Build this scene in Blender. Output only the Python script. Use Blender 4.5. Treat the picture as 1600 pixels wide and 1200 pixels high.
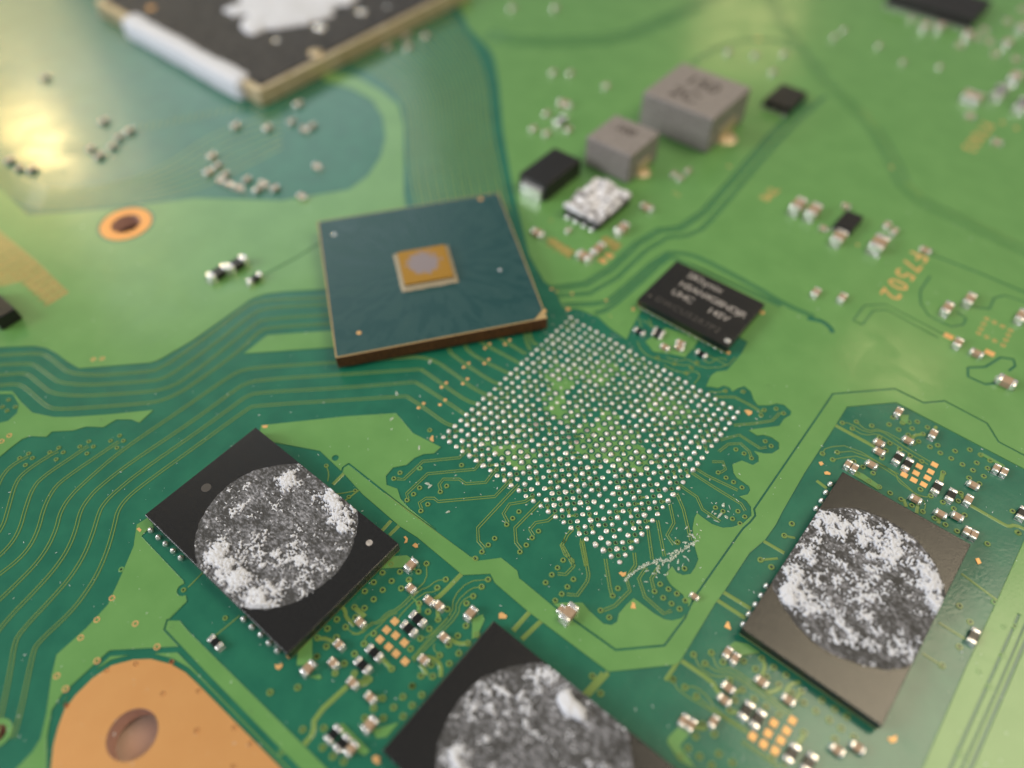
import bpy, bmesh, math, random
import numpy as np
from mathutils import Vector, Matrix
from mathutils.geometry import delaunay_2d_cdt
random.seed(7); rng = np.random.default_rng(7)
S = bpy.context.scene
for o in list(bpy.data.objects): bpy.data.objects.remove(o)
S.unit_settings.scale_length = 0.001            # one unit is one millimetre
COL = S.collection

# ------------------------------------------------------------------ camera
CAM = Vector((24.408, -36.436, 45.258))
FWD = Vector((-0.40710, 0.47923, -0.77756)).normalized()
RIGHT = Vector((0.77065, 0.63717, -0.01078)).normalized()
UP = RIGHT.cross(FWD).normalized(); RIGHT = FWD.cross(UP)
FPX = 1175.28                                   # focal length in pixels of the 1600 wide photograph
cam = bpy.data.cameras.new('camera'); camo = bpy.data.objects.new('camera', cam); COL.objects.link(camo)
M3 = Matrix((RIGHT, UP, -FWD)).transposed()
camo.matrix_world = Matrix.Translation(CAM) @ M3.to_4x4()
cam.sensor_width = 36.0; cam.lens = 36.0 * FPX / 1600
cam.clip_start = 1; cam.clip_end = 5000
cam.dof.use_dof = True; cam.dof.focus_distance = 51.0
cam.dof.aperture_fstop = cam.lens * 0.001 / 1.85  # an aperture 1.85 mm wide
S.camera = camo

# ------------------------------------------------------------------ room light
W = bpy.data.worlds.new('World'); S.world = W; W.use_nodes = True
bg = W.node_tree.nodes['Background']; bg.inputs[0].default_value = (0.92, 0.96, 1.0, 1); bg.inputs[1].default_value = 0.14
def area(name, loc, target, sx, sy, rad, color):
    l = bpy.data.lights.new(name, 'AREA'); l.shape = 'RECTANGLE'; l.size = sx; l.size_y = sy; l.color = color
    l.energy = rad * sx * sy * math.pi          # rad: radiance of the panel
    o = bpy.data.objects.new(name, l); COL.objects.link(o); o.location = loc
    o.rotation_euler = (Vector(target) - Vector(loc)).to_track_quat('-Z', 'Y').to_euler(); return o
area('window_light', (-310, -370, 235), (0, 0, 0), 230, 200, 9.6, (0.94, 0.97, 1.0))
area('window_light_far', (-430, 210, 290), (-30, 0, 0), 270, 200, 1.15, (0.88, 0.97, 1.0))
area('ceiling_light', (140, 130, 305), (30, -10, 0), 165, 165, 5.4, (1.0, 0.84, 0.58))
area('ceiling_light_behind', (120, -230, 380), (0, 0, 0), 200, 200, 2.2, (1.0, 0.97, 0.92))
area('lamp_light', (-452, 88, 213), (-58, -14, 0), 30, 30, 24.0, (1.0, 0.70, 0.26))
area('lamp_shade_light', (-470, 80, 200), (-58, -14, 0), 130, 150, 1.6, (1.0, 0.78, 0.36))
area('lamp_light_far', (-190, 480, 215), (0, 60, 0), 70, 60, 2.0, (1.0, 0.80, 0.36))
area('lamp_light_back', (10, 380, 345), (20, 10, 0), 60, 35, 3.5, (1.0, 0.80, 0.40))
S.view_settings.view_transform = 'Standard'; S.view_settings.look = 'None'
S.view_settings.exposure = 0.52; S.view_settings.gamma = 1.0; S.view_settings.use_curve_mapping = False

# ------------------------------------------------------------------ helpers
def at(u, v, z=0.0):                            # where the sight line of a photograph point meets height z (mm)
    d = RIGHT * ((u - 800) / FPX) - UP * ((v - 600) / FPX) + FWD
    return CAM + d * ((z - CAM.z) / d.z)
def xy(u, v, z=0.0):
    p = at(u, v, z); return (p.x, p.y)
def crop(x0, y0, s, pts): return [(x0 + x / s, y0 + y / s) for x, y in pts]

def mat(name, color, rough=0.5, metal=0.0, coat=0.0, coat_rough=0.1, spec=0.5):
    m = bpy.data.materials.new(name); m.use_nodes = True
    b = m.node_tree.nodes['Principled BSDF']
    b.inputs['Base Color'].default_value = (*color, 1); b.inputs['Roughness'].default_value = rough
    b.inputs['Metallic'].default_value = metal; b.inputs['Coat Weight'].default_value = coat
    b.inputs['Coat Roughness'].default_value = coat_rough; b.inputs['Specular IOR Level'].default_value = spec
    return m
def nd(m, t, **k):
    n = m.node_tree.nodes.new(t)
    for a, b in k.items(): setattr(n, a, b)
    return n
def lk(m, a, b): m.node_tree.links.new(a, b)
def bsdf(m): return m.node_tree.nodes['Principled BSDF']
def vary(m, c1, c2, scale, detail=4, lo=0.35, hi=0.65, rough=None):
    """mottle the base colour between two colours (and the roughness) with noise in object space"""
    tc = nd(m, 'ShaderNodeNewGeometry'); n = nd(m, 'ShaderNodeTexNoise'); n.inputs['Scale'].default_value = scale; n.inputs['Detail'].default_value = detail
    lk(m, tc.outputs['Position'], n.inputs['Vector'])
    r = nd(m, 'ShaderNodeMapRange'); r.inputs[1].default_value = lo; r.inputs[2].default_value = hi; lk(m, n.outputs['Fac'], r.inputs[0])
    x = nd(m, 'ShaderNodeMix', data_type='RGBA'); x.inputs[6].default_value = (*c1, 1); x.inputs[7].default_value = (*c2, 1)
    lk(m, r.outputs[0], x.inputs[0]); lk(m, x.outputs[2], bsdf(m).inputs['Base Color'])
    if rough:
        q = nd(m, 'ShaderNodeMapRange'); q.inputs[3].default_value = rough[0]; q.inputs[4].default_value = rough[1]
        q.inputs[1].default_value = lo; q.inputs[2].default_value = hi
        lk(m, n.outputs['Fac'], q.inputs[0]); lk(m, q.outputs[0], bsdf(m).inputs['Roughness'])
    return x
def bump(m, scale, dist, strength=1.0, detail=3, bevel=0.0, sockets=('Normal',)):
    g = nd(m, 'ShaderNodeNewGeometry'); n = nd(m, 'ShaderNodeTexNoise'); n.inputs['Scale'].default_value = scale; n.inputs['Detail'].default_value = detail
    lk(m, g.outputs['Position'], n.inputs['Vector'])
    b = nd(m, 'ShaderNodeBump'); b.inputs['Distance'].default_value = dist; b.inputs['Strength'].default_value = strength
    lk(m, n.outputs['Fac'], b.inputs['Height'])
    if bevel:
        v = nd(m, 'ShaderNodeBevel'); v.samples = 4; v.inputs['Radius'].default_value = bevel; lk(m, v.outputs[0], b.inputs['Normal'])
    for s in sockets: lk(m, b.outputs[0], bsdf(m).inputs[s])

MT = {}
MASK = dict(rough=0.36, coat=0.55, coat_rough=0.10, spec=0.4)
m = MT['pour'] = mat('solder_mask_over_copper', (0.10, 0.33, 0.05), **MASK); vary(m, (0.116, 0.280, 0.076), (0.134, 0.308, 0.088), 0.35); bump(m, 5.0, 0.02, 0.22, bevel=0.05, sockets=('Normal', 'Coat Normal'))
m = MT['bare'] = mat('solder_mask_over_laminate', (0.008, 0.115, 0.062), **MASK); vary(m, (0.006, 0.118, 0.070), (0.012, 0.146, 0.084), 0.5, 6); bump(m, 4.0, 0.03, 0.22, sockets=('Normal', 'Coat Normal'))
for k in ('pour', 'bare'):                      # smears and fingerprints in the gloss
    m = MT[k]; g = nd(m, 'ShaderNodeNewGeometry'); n = nd(m, 'ShaderNodeTexNoise'); n.inputs['Scale'].default_value = .22; n.inputs['Detail'].default_value = 9; n.inputs['Roughness'].default_value = .62; n.inputs['Distortion'].default_value = 1.2
    lk(m, g.outputs['Position'], n.inputs['Vector']); r = nd(m, 'ShaderNodeMapRange'); r.inputs[1].default_value = .35; r.inputs[2].default_value = .68; r.inputs[3].default_value = .06; r.inputs[4].default_value = .24; lk(m, n.outputs['Fac'], r.inputs[0]); lk(m, r.outputs[0], bsdf(m).inputs['Coat Roughness'])
m = MT['trace'] = mat('solder_mask_over_trace', (0.17, 0.27, 0.065), **MASK); bump(m, 5.0, 0.02, 0.2, bevel=0.03)
m = MT['gold'] = mat('gold_plating', (0.80, 0.40, 0.15), 0.48, 0.5); vary(m, (0.80, 0.45, 0.18), (0.84, 0.50, 0.21), 0.5, rough=(0.44, 0.52)); bump(m, 7, 0.006, 0.2)
m = MT['land'] = mat('worn_gold_plating', (0.76, 0.37, 0.12), 0.44, 0.6); vary(m, (0.76, 0.38, 0.135), (0.78, 0.40, 0.145), 0.5, 4); bump(m, 8, 0.005, 0.2)
m = MT['solder'] = mat('solder', (0.88, 0.82, 0.78), 0.32, 0.6); bump(m, 6, 0.05, 0.5)
m = MT['tin'] = mat('tinned_terminal', (0.93, 0.91, 0.88), 0.22, 0.75); bump(m, 7, 0.05, 0.5)
m = MT['ochre'] = mat('ochre_masked_copper', (0.30, 0.28, 0.08), **MASK); vary(m, (.26, .27, .075), (.36, .30, .09), 1.0)
MT['hole'] = mat('via_barrel', (0.012, 0.045, 0.014), 0.35, coat=0.4)
MT['rusthole'] = mat('copper_via_barrel', (0.16, 0.035, 0.012), 0.5, 0.3)
m = MT['barrel'] = mat('plated_hole_wall', (0.62, 0.40, 0.33), 0.45, 0.35); bump(m, 3, 0.05, 0.4)
MT['laminate'] = mat('laminate_edge', (0.25, 0.30, 0.10), 0.6)
m = MT['epoxy'] = mat('black_moulding', (0.014, 0.013, 0.012), 0.27, spec=0.85); vary(m, (0.002, 0.0018, 0.0017), (0.012, 0.0105, 0.0095), 8, 5); bump(m, 10, 0.024, 0.65, detail=3)
m = MT['epoxy_dark'] = mat('smooth_black_moulding', (0.013, 0.012, 0.012), 0.35); bump(m, 14, 0.03, 0.4)
m = MT['ink'] = mat('laser_marking', (0.42, 0.38, 0.35), 0.7); vary(m, (0.30, 0.27, 0.25), (0.52, 0.48, 0.45), 3)
MT['ink_dim'] = mat('faint_laser_marking', (0.065, 0.058, 0.052), 0.6)
m = MT['ceramic'] = mat('tan_ceramic', (0.36, 0.245, 0.16), 0.5); vary(m, (0.33, 0.22, 0.14), (0.40, 0.28, 0.19), 4)
MT['resist'] = mat('black_resistor_glaze', (0.008, 0.008, 0.008), 0.3)
m = MT['ferrite'] = mat('grey_ferrite', (0.155, 0.125, 0.115), 0.42); vary(m, (0.21, 0.185, 0.175), (0.28, 0.25, 0.235), 2.5, 5); bump(m, 6, 0.06, 0.4)
MT['ferrite_ink'] = mat('ferrite_marking', (0.05, 0.038, 0.032), 0.6)
m = MT['paste'] = mat('thermal_paste', (0.66, 0.67, 0.72), 0.5); bump(m, 9, 0.06, 0.5)
b = bsdf(m); b.inputs['Subsurface Weight'].default_value = 0.15; b.inputs['Subsurface Radius'].default_value = (0.12, 0.12, 0.12); b.inputs['Subsurface Scale'].default_value = 1
m = MT['table'] = mat('table', (0.42, 0.27, 0.22), 0.6); vary(m, (0.62, 0.40, 0.31), (0.70, 0.47, 0.38), 0.08)
m = MT['dust'] = mat('dust', (0.75, 0.8, 0.78), 0.6)

def link(o, parent=None):
    COL.objects.link(o)
    if parent: o.parent = parent
    return o
def new(name, mesh, parent=None, loc=(0, 0, 0), rz=0.0):
    o = bpy.data.objects.new(name, mesh); o.location = loc; o.rotation_euler = (0, 0, rz); return link(o, parent)
def empty(name, loc=(0, 0, 0), rz=0.0):
    o = new(name, None, None, loc, rz); o.empty_display_size = 0.5; return o
def tag(o, label=None, cat=None, group=None, kind=None):
    if label: o['label'] = label
    if cat: o['category'] = cat
    if group: o['group'] = group
    if kind: o['kind'] = kind
    return o
def pydata(name, V, F, mats, idx=None, smooth=False):
    me = bpy.data.meshes.new(name); me.from_pydata(V, [], F)
    for k in mats: me.materials.append(MT[k] if isinstance(k, str) else k)
    if idx is not None: me.polygons.foreach_set('material_index', idx)
    if smooth: me.polygons.foreach_set('use_smooth', [True] * len(F))
    me.update(); return me
def box_mesh(name, x0, x1, y0, y1, z0, z1, mt, bev=0.0, seg=2, taper=0.0):
    bm = bmesh.new()
    t = taper
    P = [(x0, y0, z0), (x1, y0, z0), (x1, y1, z0), (x0, y1, z0), (x0 + t, y0 + t, z1), (x1 - t, y0 + t, z1), (x1 - t, y1 - t, z1), (x0 + t, y1 - t, z1)]
    v = [bm.verts.new(p) for p in P]
    for f in ((0, 3, 2, 1), (4, 5, 6, 7), (0, 1, 5, 4), (1, 2, 6, 5), (2, 3, 7, 6), (3, 0, 4, 7)): bm.faces.new([v[i] for i in f])
    if bev: bmesh.ops.bevel(bm, geom=list(bm.edges), offset=bev, segments=seg, profile=0.5, affect='EDGES')
    me = bpy.data.meshes.new(name); bm.to_mesh(me); bm.free(); me.materials.append(MT[mt]); return me
def dome_mesh(name, r, h, mt, n=12, rings=4, lump=0.0, z0=0.0, sx=1.0):
    V = []; F = []
    for i in range(rings):
        a = math.pi / 2 * i / rings
        for k in range(n):
            t = 2 * math.pi * k / n; q = 1 + lump * math.sin(3 * t + i) * 0.5
            V.append((r * sx * math.cos(a) * math.cos(t) * q, r * math.cos(a) * math.sin(t) * q, z0 + h * math.sin(a)))
    V.append((0, 0, z0 + h))
    for i in range(rings - 1):
        for k in range(n): F.append((i * n + k, i * n + (k + 1) % n, (i + 1) * n + (k + 1) % n, (i + 1) * n + k))
    for k in range(n): F.append(((rings - 1) * n + k, (rings - 1) * n + (k + 1) % n, len(V) - 1))
    return pydata(name, V, F, [mt], smooth=True)
_txt = {}
def text_mesh(s, size, mt, spacing=1.0, depth=0.006, bold=0.0):
    c = bpy.data.curves.new('txt', 'FONT'); c.body = s; c.size = size; c.extrude = depth; c.space_character = spacing; c.offset = bold
    o = bpy.data.objects.new('txt', c); COL.objects.link(o)
    dg = bpy.context.evaluated_depsgraph_get(); me = bpy.data.meshes.new_from_object(o.evaluated_get(dg))
    bpy.data.objects.remove(o); me.materials.clear(); me.materials.append(MT[mt]); return me

# ------------------------------------------------------------------ the board: which areas are bare, coppered, gilded or drilled
POLY = []                                       # (class, [(x, y)...]) painted in order, mm
def poly(cls, pts): POLY.append((cls, [xy(*p) for p in pts]))
def circ(cls, c, r, n=14): POLY.append((cls, [(c[0] + r * math.cos(2 * math.pi * k / n), c[1] + r * math.sin(2 * math.pi * k / n)) for k in range(n)]))
def smooth(P, it=2, closed=False):
    P = [tuple(p) for p in P]
    for _ in range(it):
        Q = [P[0]]
        for a, b in zip(P, P[1:]):
            Q.append((a[0] * .75 + b[0] * .25, a[1] * .75 + b[1] * .25)); Q.append((a[0] * .25 + b[0] * .75, a[1] * .25 + b[1] * .75))
        Q.append(P[-1]); P = Q
    return P
def lanes(pts, n, w, step, it=1):               # n parallel thin clearances
    P = smooth([xy(*p) for p in pts], it)
    for k in range(n):
        o = (k - (n - 1) / 2) * step; Q = []
        for i, p in enumerate(P):
            a = Vector(P[max(i - 1, 0)]); b = Vector(P[min(i + 1, len(P) - 1)]); d = (b - a).normalized(); Q.append((p[0] - d.y * o, p[1] + d.x * o))
        lane('bare', Q, w, 0, True)
def lane(cls, pts, w, it=1, world=False):                    # a strip of one class along a path, w in mm
    P = pts if world else smooth([xy(*p) for p in pts], it)
    for a, b in zip(P, P[1:]):
        d = Vector((b[0] - a[0], b[1] - a[1]))
        if d.length < 1e-4: continue
        d.normalize(); n = Vector((-d.y, d.x)) * w / 2; e = d * w * 0.12
        POLY.append((cls, [(a[0] + n.x - e.x, a[1] + n.y - e.y), (a[0] - n.x - e.x, a[1] - n.y - e.y), (b[0] - n.x + e.x, b[1] - n.y + e.y), (b[0] + n.x + e.x, b[1] + n.y + e.y)]))
BX0, BX1, BY0, BY1 = -135.0, 62.0, -72.0, 118.0
POLY.append(('pour', [(BX0, BY0), (BX1, BY0), (BX1, BY1), (BX0, BY1)]))
# bus that sweeps from the left edge to the pad field
poly('bare', [(-160, 548), (0, 543), (55, 541), (72, 544), (88, 552), (105, 565), (124, 576), (236, 567), (252, 561), (300, 533), (340, 505), (372, 482), (392, 468), (415, 460), (445, 456), (500, 453), (620, 440), (700, 450), (760, 560), (700, 640), (619, 646), (540, 651), (408, 665), (403, 690), (230, 810), (214, 820), (209, 854), (189, 901), (169, 945), (135, 982), (89, 1023), (81, 1056), (73, 1114), (64, 1154), (51, 1175), (27, 1200), (0, 1230), (-160, 1230)])
poly('pour', [(418, 524), (521, 517), (560, 515), (560, 541), (523, 543), (381, 553)])
poly('pour', [(-40, 600), (0, 612), (20, 612), (34, 629), (51, 645), (84, 652), (111, 652), (169, 648), (240, 641), (218, 661), (206, 656), (182, 656), (162, 668), (135, 667), (115, 673), (81, 675), (73, 683), (47, 682), (34, 687), (17, 700), (0, 714), (-40, 730)])
poly('bare', [(-40, 614), (0, 616), (20, 616), (30, 633), (27, 646), (13, 658), (0, 661), (-40, 665)])
# dark field round the big pad array
poly('bare', [(619, 646), (631, 660), (645, 677), (665, 687), (689, 699), (678, 709), (662, 710), (648, 716), (635, 727), (614, 731), (603, 744), (604, 758), (621, 764), (626, 780), (640, 795), (732, 868), (743, 877), (783, 872), (808, 892), (811, 904), (865, 944), (879, 942), (910, 942), (920, 954), (934, 967), (943, 975), (955, 977), (964, 972), (967, 959), (977, 947), (990, 935), (1000, 942), (1022, 959), (1038, 968), (1050, 970), (1065, 966), (1076, 954), (1075, 944), (1067, 930), (1048, 914), (1043, 906), (1040, 897), (1050, 885), (1057, 895), (1067, 899), (1079, 897), (1086, 887), (1091, 874), (1084, 850), (1082, 825), (1085, 809), (1089, 802), (1095, 807), (1112, 819), (1129, 825), (1144, 824), (1161, 818), (1174, 806), (1173, 792), (1166, 783), (1155, 776), (1168, 773), (1172, 766), (1170, 760), (1151, 747), (1146, 739), (1144, 726), (1159, 720), (1176, 727), (1185, 722), (1185, 713), (1178, 705), (1193, 709), (1206, 709), (1217, 702), (1217, 692), (1206, 684), (1193, 680), (1183, 681), (1170, 673), (1176, 671), (1217, 666), (1225, 655), (1235, 649), (1236, 643), (1225, 633), (1213, 631), (1202, 634), (1184, 634), (1177, 624), (1173, 612), (1163, 604), (1153, 607), (1144, 612), (1140, 606), (1130, 603), (1122, 607), (1111, 605), (1103, 604), (1111, 587), (1120, 581), (1136, 579), (1159, 552), (1168, 535), (1100, 495), (1008, 478), (998, 492), (986, 515), (979, 531), (953, 513), (935, 496), (905, 484), (880, 482), (860, 470), (790, 470), (700, 520), (650, 600)])
poly('pour', [(1008, 534), (1021, 550), (1050, 554), (1070, 559), (1083, 544), (1093, 530), (1062, 519), (1039, 513)])
poly('pour', [(953, 513), (979, 531), (986, 515), (998, 492), (990, 480), (968, 492)])
# coppered islands inside the pad field
def vnoise(n, f, seed):                         # smooth value noise on an n x n grid, f cells
    r = np.random.default_rng(seed); g = r.random((f + 2, f + 2)); t = np.linspace(0, f, n, endpoint=False)
    i = t.astype(int); w = t - i; w = w * w * (3 - 2 * w)
    a = g[np.ix_(i, i)]; b = g[np.ix_(i, i + 1)]; c = g[np.ix_(i + 1, i)]; d = g[np.ix_(i + 1, i + 1)]
    return (a * (1 - w)[None, :] + b * w[None, :]) * (1 - w)[:, None] + (c * (1 - w)[None, :] + d * w[None, :]) * w[:, None]
PITCH = 0.65
wf = vnoise(25, 6, 4)
for a in range(3, 23):
    for b in range(3, 22):
        near = (abs(a - 7) < 3 and 5 < b < 14) or (abs(a - 13) < 2 and b > 8) or (abs(a - 17) < 3 and b < 14)
        if wf[a, b] > (.50 if near else .78):
            x, y = (a + .5) * PITCH, -(b + .5) * PITCH; h = .34; POLY.append(('pour', [(x - h, y - h), (x + h, y - h), (x + h, y + h), (x - h, y + h)]))
# lanes from the pad field past the small memory chip to the upper right
lanes([(862, 452), (932, 442), (1015, 362), (1078, 356), (1161, 263), (1215, 200), (1262, 160)], 3, 0.16, 0.3)
lanes([(866, 463), (940, 457), (1030, 372), (1086, 368), (1120, 334), (1190, 250), (1240, 195), (1290, 150)], 2, 0.15, 0.28)
lanes([(880, 477), (940, 475), (956, 468), (1036, 396), (1065, 396), (1094, 403), (1178, 447), (1230, 478), (1272, 495)], 2, 0.17, 0.3)
lanes([(930, 490), (950, 484), (990, 450), (1040, 404), (1056, 402), (1140, 440), (1220, 478)], 2, 0.17, 0.3)
lane('pour', [(1050, 399), (1094, 416), (1178, 457), (1215, 476)], 0.12)
lane('bare', [(1262, 498), (1285, 502), (1297, 512), (1301, 520)], 0.4)
lanes([(1190, -30), (1219, 30), (1249, 71), (1296, 135), (1357, 189), (1391, 243), (1418, 304), (1499, 344), (1600, 391), (1700, 440)], 5, 0.10, 0.4)
lanes([(760, 52), (800, 64), (867, 67), (969, 61), (1019, 40), (1070, 18), (1140, -20)], 6, 0.17, 0.5)
lanes([(1240, 75), (1200, 60), (1130, 70), (1080, 100)], 2, 0.2, 0.5)
# the big bundle under the processor
poly('bare', [(-160, 340), (0, 293), (44, 337), (182, 326), (304, 310), (439, 314), (545, 297), (631, 304), (640, 360), (800, 400), (838, 470), (880, 482), (866, 452), (850, 440), (827, 400), (800, 287), (786, 202), (780, 135), (773, 94), (766, 78), (732, 44), (719, 10), (740, -30), (600, -60), (-160, -60)])
poly('pour', [(505, 110), (560, 122), (600, 145), (623, 165), (631, 195), (631, 304), (560, 330), (500, 330), (545, 297), (575, 275), (595, 245), (602, 215), (598, 182), (582, 157), (550, 139), (505, 127)])
# band round the pad field: thin clearances
GAPS = [([(533, 742), (536, 731), (545, 725), (593, 763), (640, 800), (735, 868), (743, 872), (783, 869), (810, 890), (813, 903), (868, 949), (962, 1016), (1038, 1009), (1070, 966), (1084, 935), (1152, 838), (1161, 826), (1172, 816), (1180, 806), (1178, 796), (1280, 647), (1301, 616), (1398, 608), (1443, 630), (1476, 627), (1542, 662), (1560, 691), (1600, 712), (1680, 750)], .13),
        ([(1453, 432), (1438, 454), (1438, 474), (1451, 494), (1485, 511), (1505, 508), (1509, 498), (1495, 488)], .13), ([(1515, 478), (1526, 481), (1546, 483), (1553, 466), (1570, 462), (1597, 471), (1640, 490)], .13),
        ([(1560, 599), (1539, 601), (1512, 589), (1512, 575), (1539, 574), (1563, 559), (1583, 562), (1586, 572), (1576, 580)], .18), ([(1478, 525), (1384, 476), (1350, 478), (1333, 501), (1347, 508), (1364, 486), (1384, 484), (1465, 528)], .1),
        ([(1450, 396), (1460, 400), (1525, 425), (1600, 457), (1680, 495)], .16), ([(1592, 960), (1538, 1080), (1484, 1200), (1450, 1280)], .16), ([(1612, 950), (1556, 1080), (1502, 1200), (1470, 1270)], .12), ([(1624, 950), (1568, 1080), (1516, 1200), (1490, 1260)], .2),
        ([(400, 437), (460, 405), (500, 380)], .14), ([(836, 364), (850, 375), (880, 395), (905, 405)], .14)]
for P, w in GAPS: lane('bare', P, w, 0)
# dark field of the three flash chips
poly('bare', [(221, 838), (287, 908), (292, 940), (262, 970), (281, 970), (294, 986), (510, 1200), (580, 1290), (1390, 1300), (1441, 1200), (1509, 1043), (1559, 935), (1600, 844), (1640, 755), (1600, 733), (1462, 661), (1400, 629), (1323, 636), (1304, 667), (1257, 739), (1222, 800), (1212, 820), (1195, 844), (1171, 864), (1131, 925), (1116, 945), (1063, 1033), (1055, 1039), (951, 1050), (824, 955), (773, 911), (766, 897), (723, 899), (652, 840), (625, 823), (567, 773), (537, 740), (500, 705), (420, 690), (300, 760)])
for c, r in (((287, 922), .42), ((510, 728), .45), ((524, 716), .25)): circ('bare', xy(*c), r)
ISL = [crop(480, 840, 5, P) for P in ([(560, 245), (650, 150), (780, 140), (835, 180), (850, 260), (760, 235)], [(1290, 640), (1370, 600), (1387, 640), (1330, 770), (1285, 800)], [(780, 420), (860, 500), (880, 560), (862, 590), (855, 520)])] + \
      [crop(400, 960, 5, P) for P in ([(330, 290), (440, 170), (442, 370), (410, 400), (318, 400)], [(610, 880), (680, 850), (890, 1065), (850, 1105), (810, 1085)], [(915, 905), (1120, 842), (1020, 960), (940, 970)], [(420, 490), (500, 470), (515, 500), (490, 510)])] + \
      [crop(1280, 600, 5, P) for P in ([(180, 660), (200, 640), (345, 705), (480, 800), (460, 830)], [(620, 240), (700, 245), (685, 310), (650, 320)], [(1245, 548), (1275, 540), (1450, 640), (1430, 655)])] + \
      [crop(1020, 960, 5, P) for P in ([(120, 960), (210, 870), (310, 905), (210, 1030), (300, 1150), (330, 1210), (200, 1140), (110, 1000)], [(590, 250), (640, 212), (740, 232), (830, 295), (690, 325), (640, 300)])]
for P in ISL: poly('pour', P)
# long strip and the gold mounting land at the lower left
poly('pour', [(262, 984), (270, 972), (281, 972), (294, 988), (508, 1202), (580, 1280), (540, 1290), (464, 1200)])
lane('bare', [(79, 1290), (79, 1150), (86, 1110), (101, 1087), (172, 1021), (280, 1015), (466, 1206), (540, 1290)], .36, 0)
lane('bare', [(262, 968), (257, 984), (466, 1206)], .12, 0)
poly('bare', [(72, 1300), (74, 1180), (80, 1140), (92, 1108), (112, 1080), (142, 1052), (174, 1031), (209, 1022), (238, 1021), (270, 1029), (296, 1044), (316, 1063), (450, 1202), (540, 1300)])
poly('gold', [(79, 1300), (80, 1200), (84, 1164), (91, 1137), (101, 1110), (118, 1087), (145, 1060), (175, 1040), (209, 1031), (236, 1030), (267, 1038), (290, 1051), (310, 1070), (439, 1200), (530, 1300)])
poly('ochre', [(-30, 340), (0, 361), (56, 407), (108, 457), (76, 478), (34, 440), (0, 449), (-30, 455)])
poly('ochre', crop(800, 280, 5, [(262, 478), (300, 455), (490, 570), (440, 615)])); poly('ochre', crop(800, 280, 5, [(690, 470), (735, 445), (860, 515), (800, 575)]))
HOLES = [((207, 1148), 1.42, 0), ((197, 350), 1.35, 1.0), ((-4, 1146), .5, .32)]
for c, r, ring in HOLES:
    if ring: circ('bare', xy(*c), r + ring + .25, 32); circ('gold' if ring > .5 else 'pour', xy(*c), r + ring, 32)
    circ('hole', xy(*c), r, 40)
# pad array
PITCH = 0.65
def pad(a, b): return (a * PITCH, -b * PITCH)
for a in range(25):
    for b in range(25):
        if random.random() < .85: circ('bare', pad(a, b), .305, 10)

def build_board():
    root = empty('circuit_board', (0, 0, 0))
    tag(root, 'green printed circuit board with dark and light copper areas filling the whole view', 'circuit board')
    V = []; F = []
    for cls, P in POLY:
        if sum(a[0] * b[1] - a[1] * b[0] for a, b in zip(P, P[1:] + P[:1])) < 0: P = P[::-1]
        i = len(V); V += [Vector(p) for p in P]; F.append(list(range(i, i + len(P))))
    vs, es, fs, ov, oe, of = delaunay_2d_cdt(V, [], F, 0, 1e-4)
    cl = []
    for k in range(len(fs)): cl.append(POLY[max(of[k])][0] if of[k] else None)
    edge = {}
    for k, f in enumerate(fs):
        for i in range(len(f)): edge.setdefault(frozenset((f[i], f[(i + 1) % len(f)])), []).append(k)
    par = list(range(len(fs)))
    def find(x):
        while par[x] != x: par[x] = par[par[x]]; x = par[x]
        return x
    for e, ks in edge.items():
        if len(ks) == 2 and cl[ks[0]] == cl[ks[1]]: par[find(ks[0])] = find(ks[1])
    comp = {}
    for k in range(len(fs)):
        if cl[k]: comp.setdefault((cl[k], find(k)), []).append(k)
    Z = {'bare': 0.0, 'pour': 0.045, 'gold': 0.04, 'ochre': 0.045, 'hole': -1.3}
    # bare laminate with mask on top, underside, edges and drilled walls
    v2 = {}; VV = []; FF = []; MI = []
    def vid(i, z):
        if (i, z) not in v2: v2[(i, z)] = len(VV); VV.append((vs[i].x, vs[i].y, z))
        return v2[(i, z)]
    for k, f in enumerate(fs):
        if cl[k] in (None, 'hole'): continue
        if cl[k] == 'bare': FF.append([vid(i, 0.0) for i in f]); MI.append(0)
        FF.append([vid(i, -1.3) for i in reversed(f)]); MI.append(0)
    for e, ks in edge.items():
        a, b = tuple(e); c = [cl[k] for k in ks]
        if len(ks) == 1 or None in c: FF.append([vid(a, 0.045), vid(b, 0.045), vid(b, -1.3), vid(a, -1.3)]); MI.append(1)
        elif ('hole' in c) and c[0] != c[1]:
            o = c[0] if c[1] == 'hole' else c[1]; FF.append([vid(a, Z[o]), vid(b, Z[o]), vid(b, -1.3), vid(a, -1.3)]); MI.append(2)
    new('laminate', pydata('laminate', VV, FF, ['bare', 'laminate', 'barrel'], MI), root)
    for (c, r), ks in comp.items():
        if c not in ('pour', 'gold', 'ochre'): continue
        area2 = sum(abs((vs[fs[k][1]] - vs[fs[k][0]]).cross(vs[fs[k][2]] - vs[fs[k][0]])) for k in ks) / 2
        if area2 < 0.004: continue
        v2.clear(); VV.clear(); FF.clear(); z = Z[c]; S_ = set(ks)
        for k in ks:
            FF.append([vid(i, z) for i in fs[k]])
            f = fs[k]
            for i in range(len(f)):
                a, b = f[i], f[(i + 1) % len(f)]; o = [q for q in edge[frozenset((a, b))] if q not in S_]
                if o and Z.get(cl[o[0]], 0) < z and cl[o[0]] != 'hole': FF.append([vid(a, z), vid(b, z), vid(b, 0.0), vid(a, 0.0)])
        new({'pour': 'copper_pour', 'gold': 'gold_land', 'ochre': 'via_strip'}[c], pydata(c, list(VV), list(FF), ['land' if c == 'gold' else c]), root)
    return root
BOARD = build_board()
tb = tag(new('table', box_mesh('table', -400, 400, -400, 400, -22, -2.1, 'table'), None), 'plain pinkish table top under the circuit board', None, None, 'structure')

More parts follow.
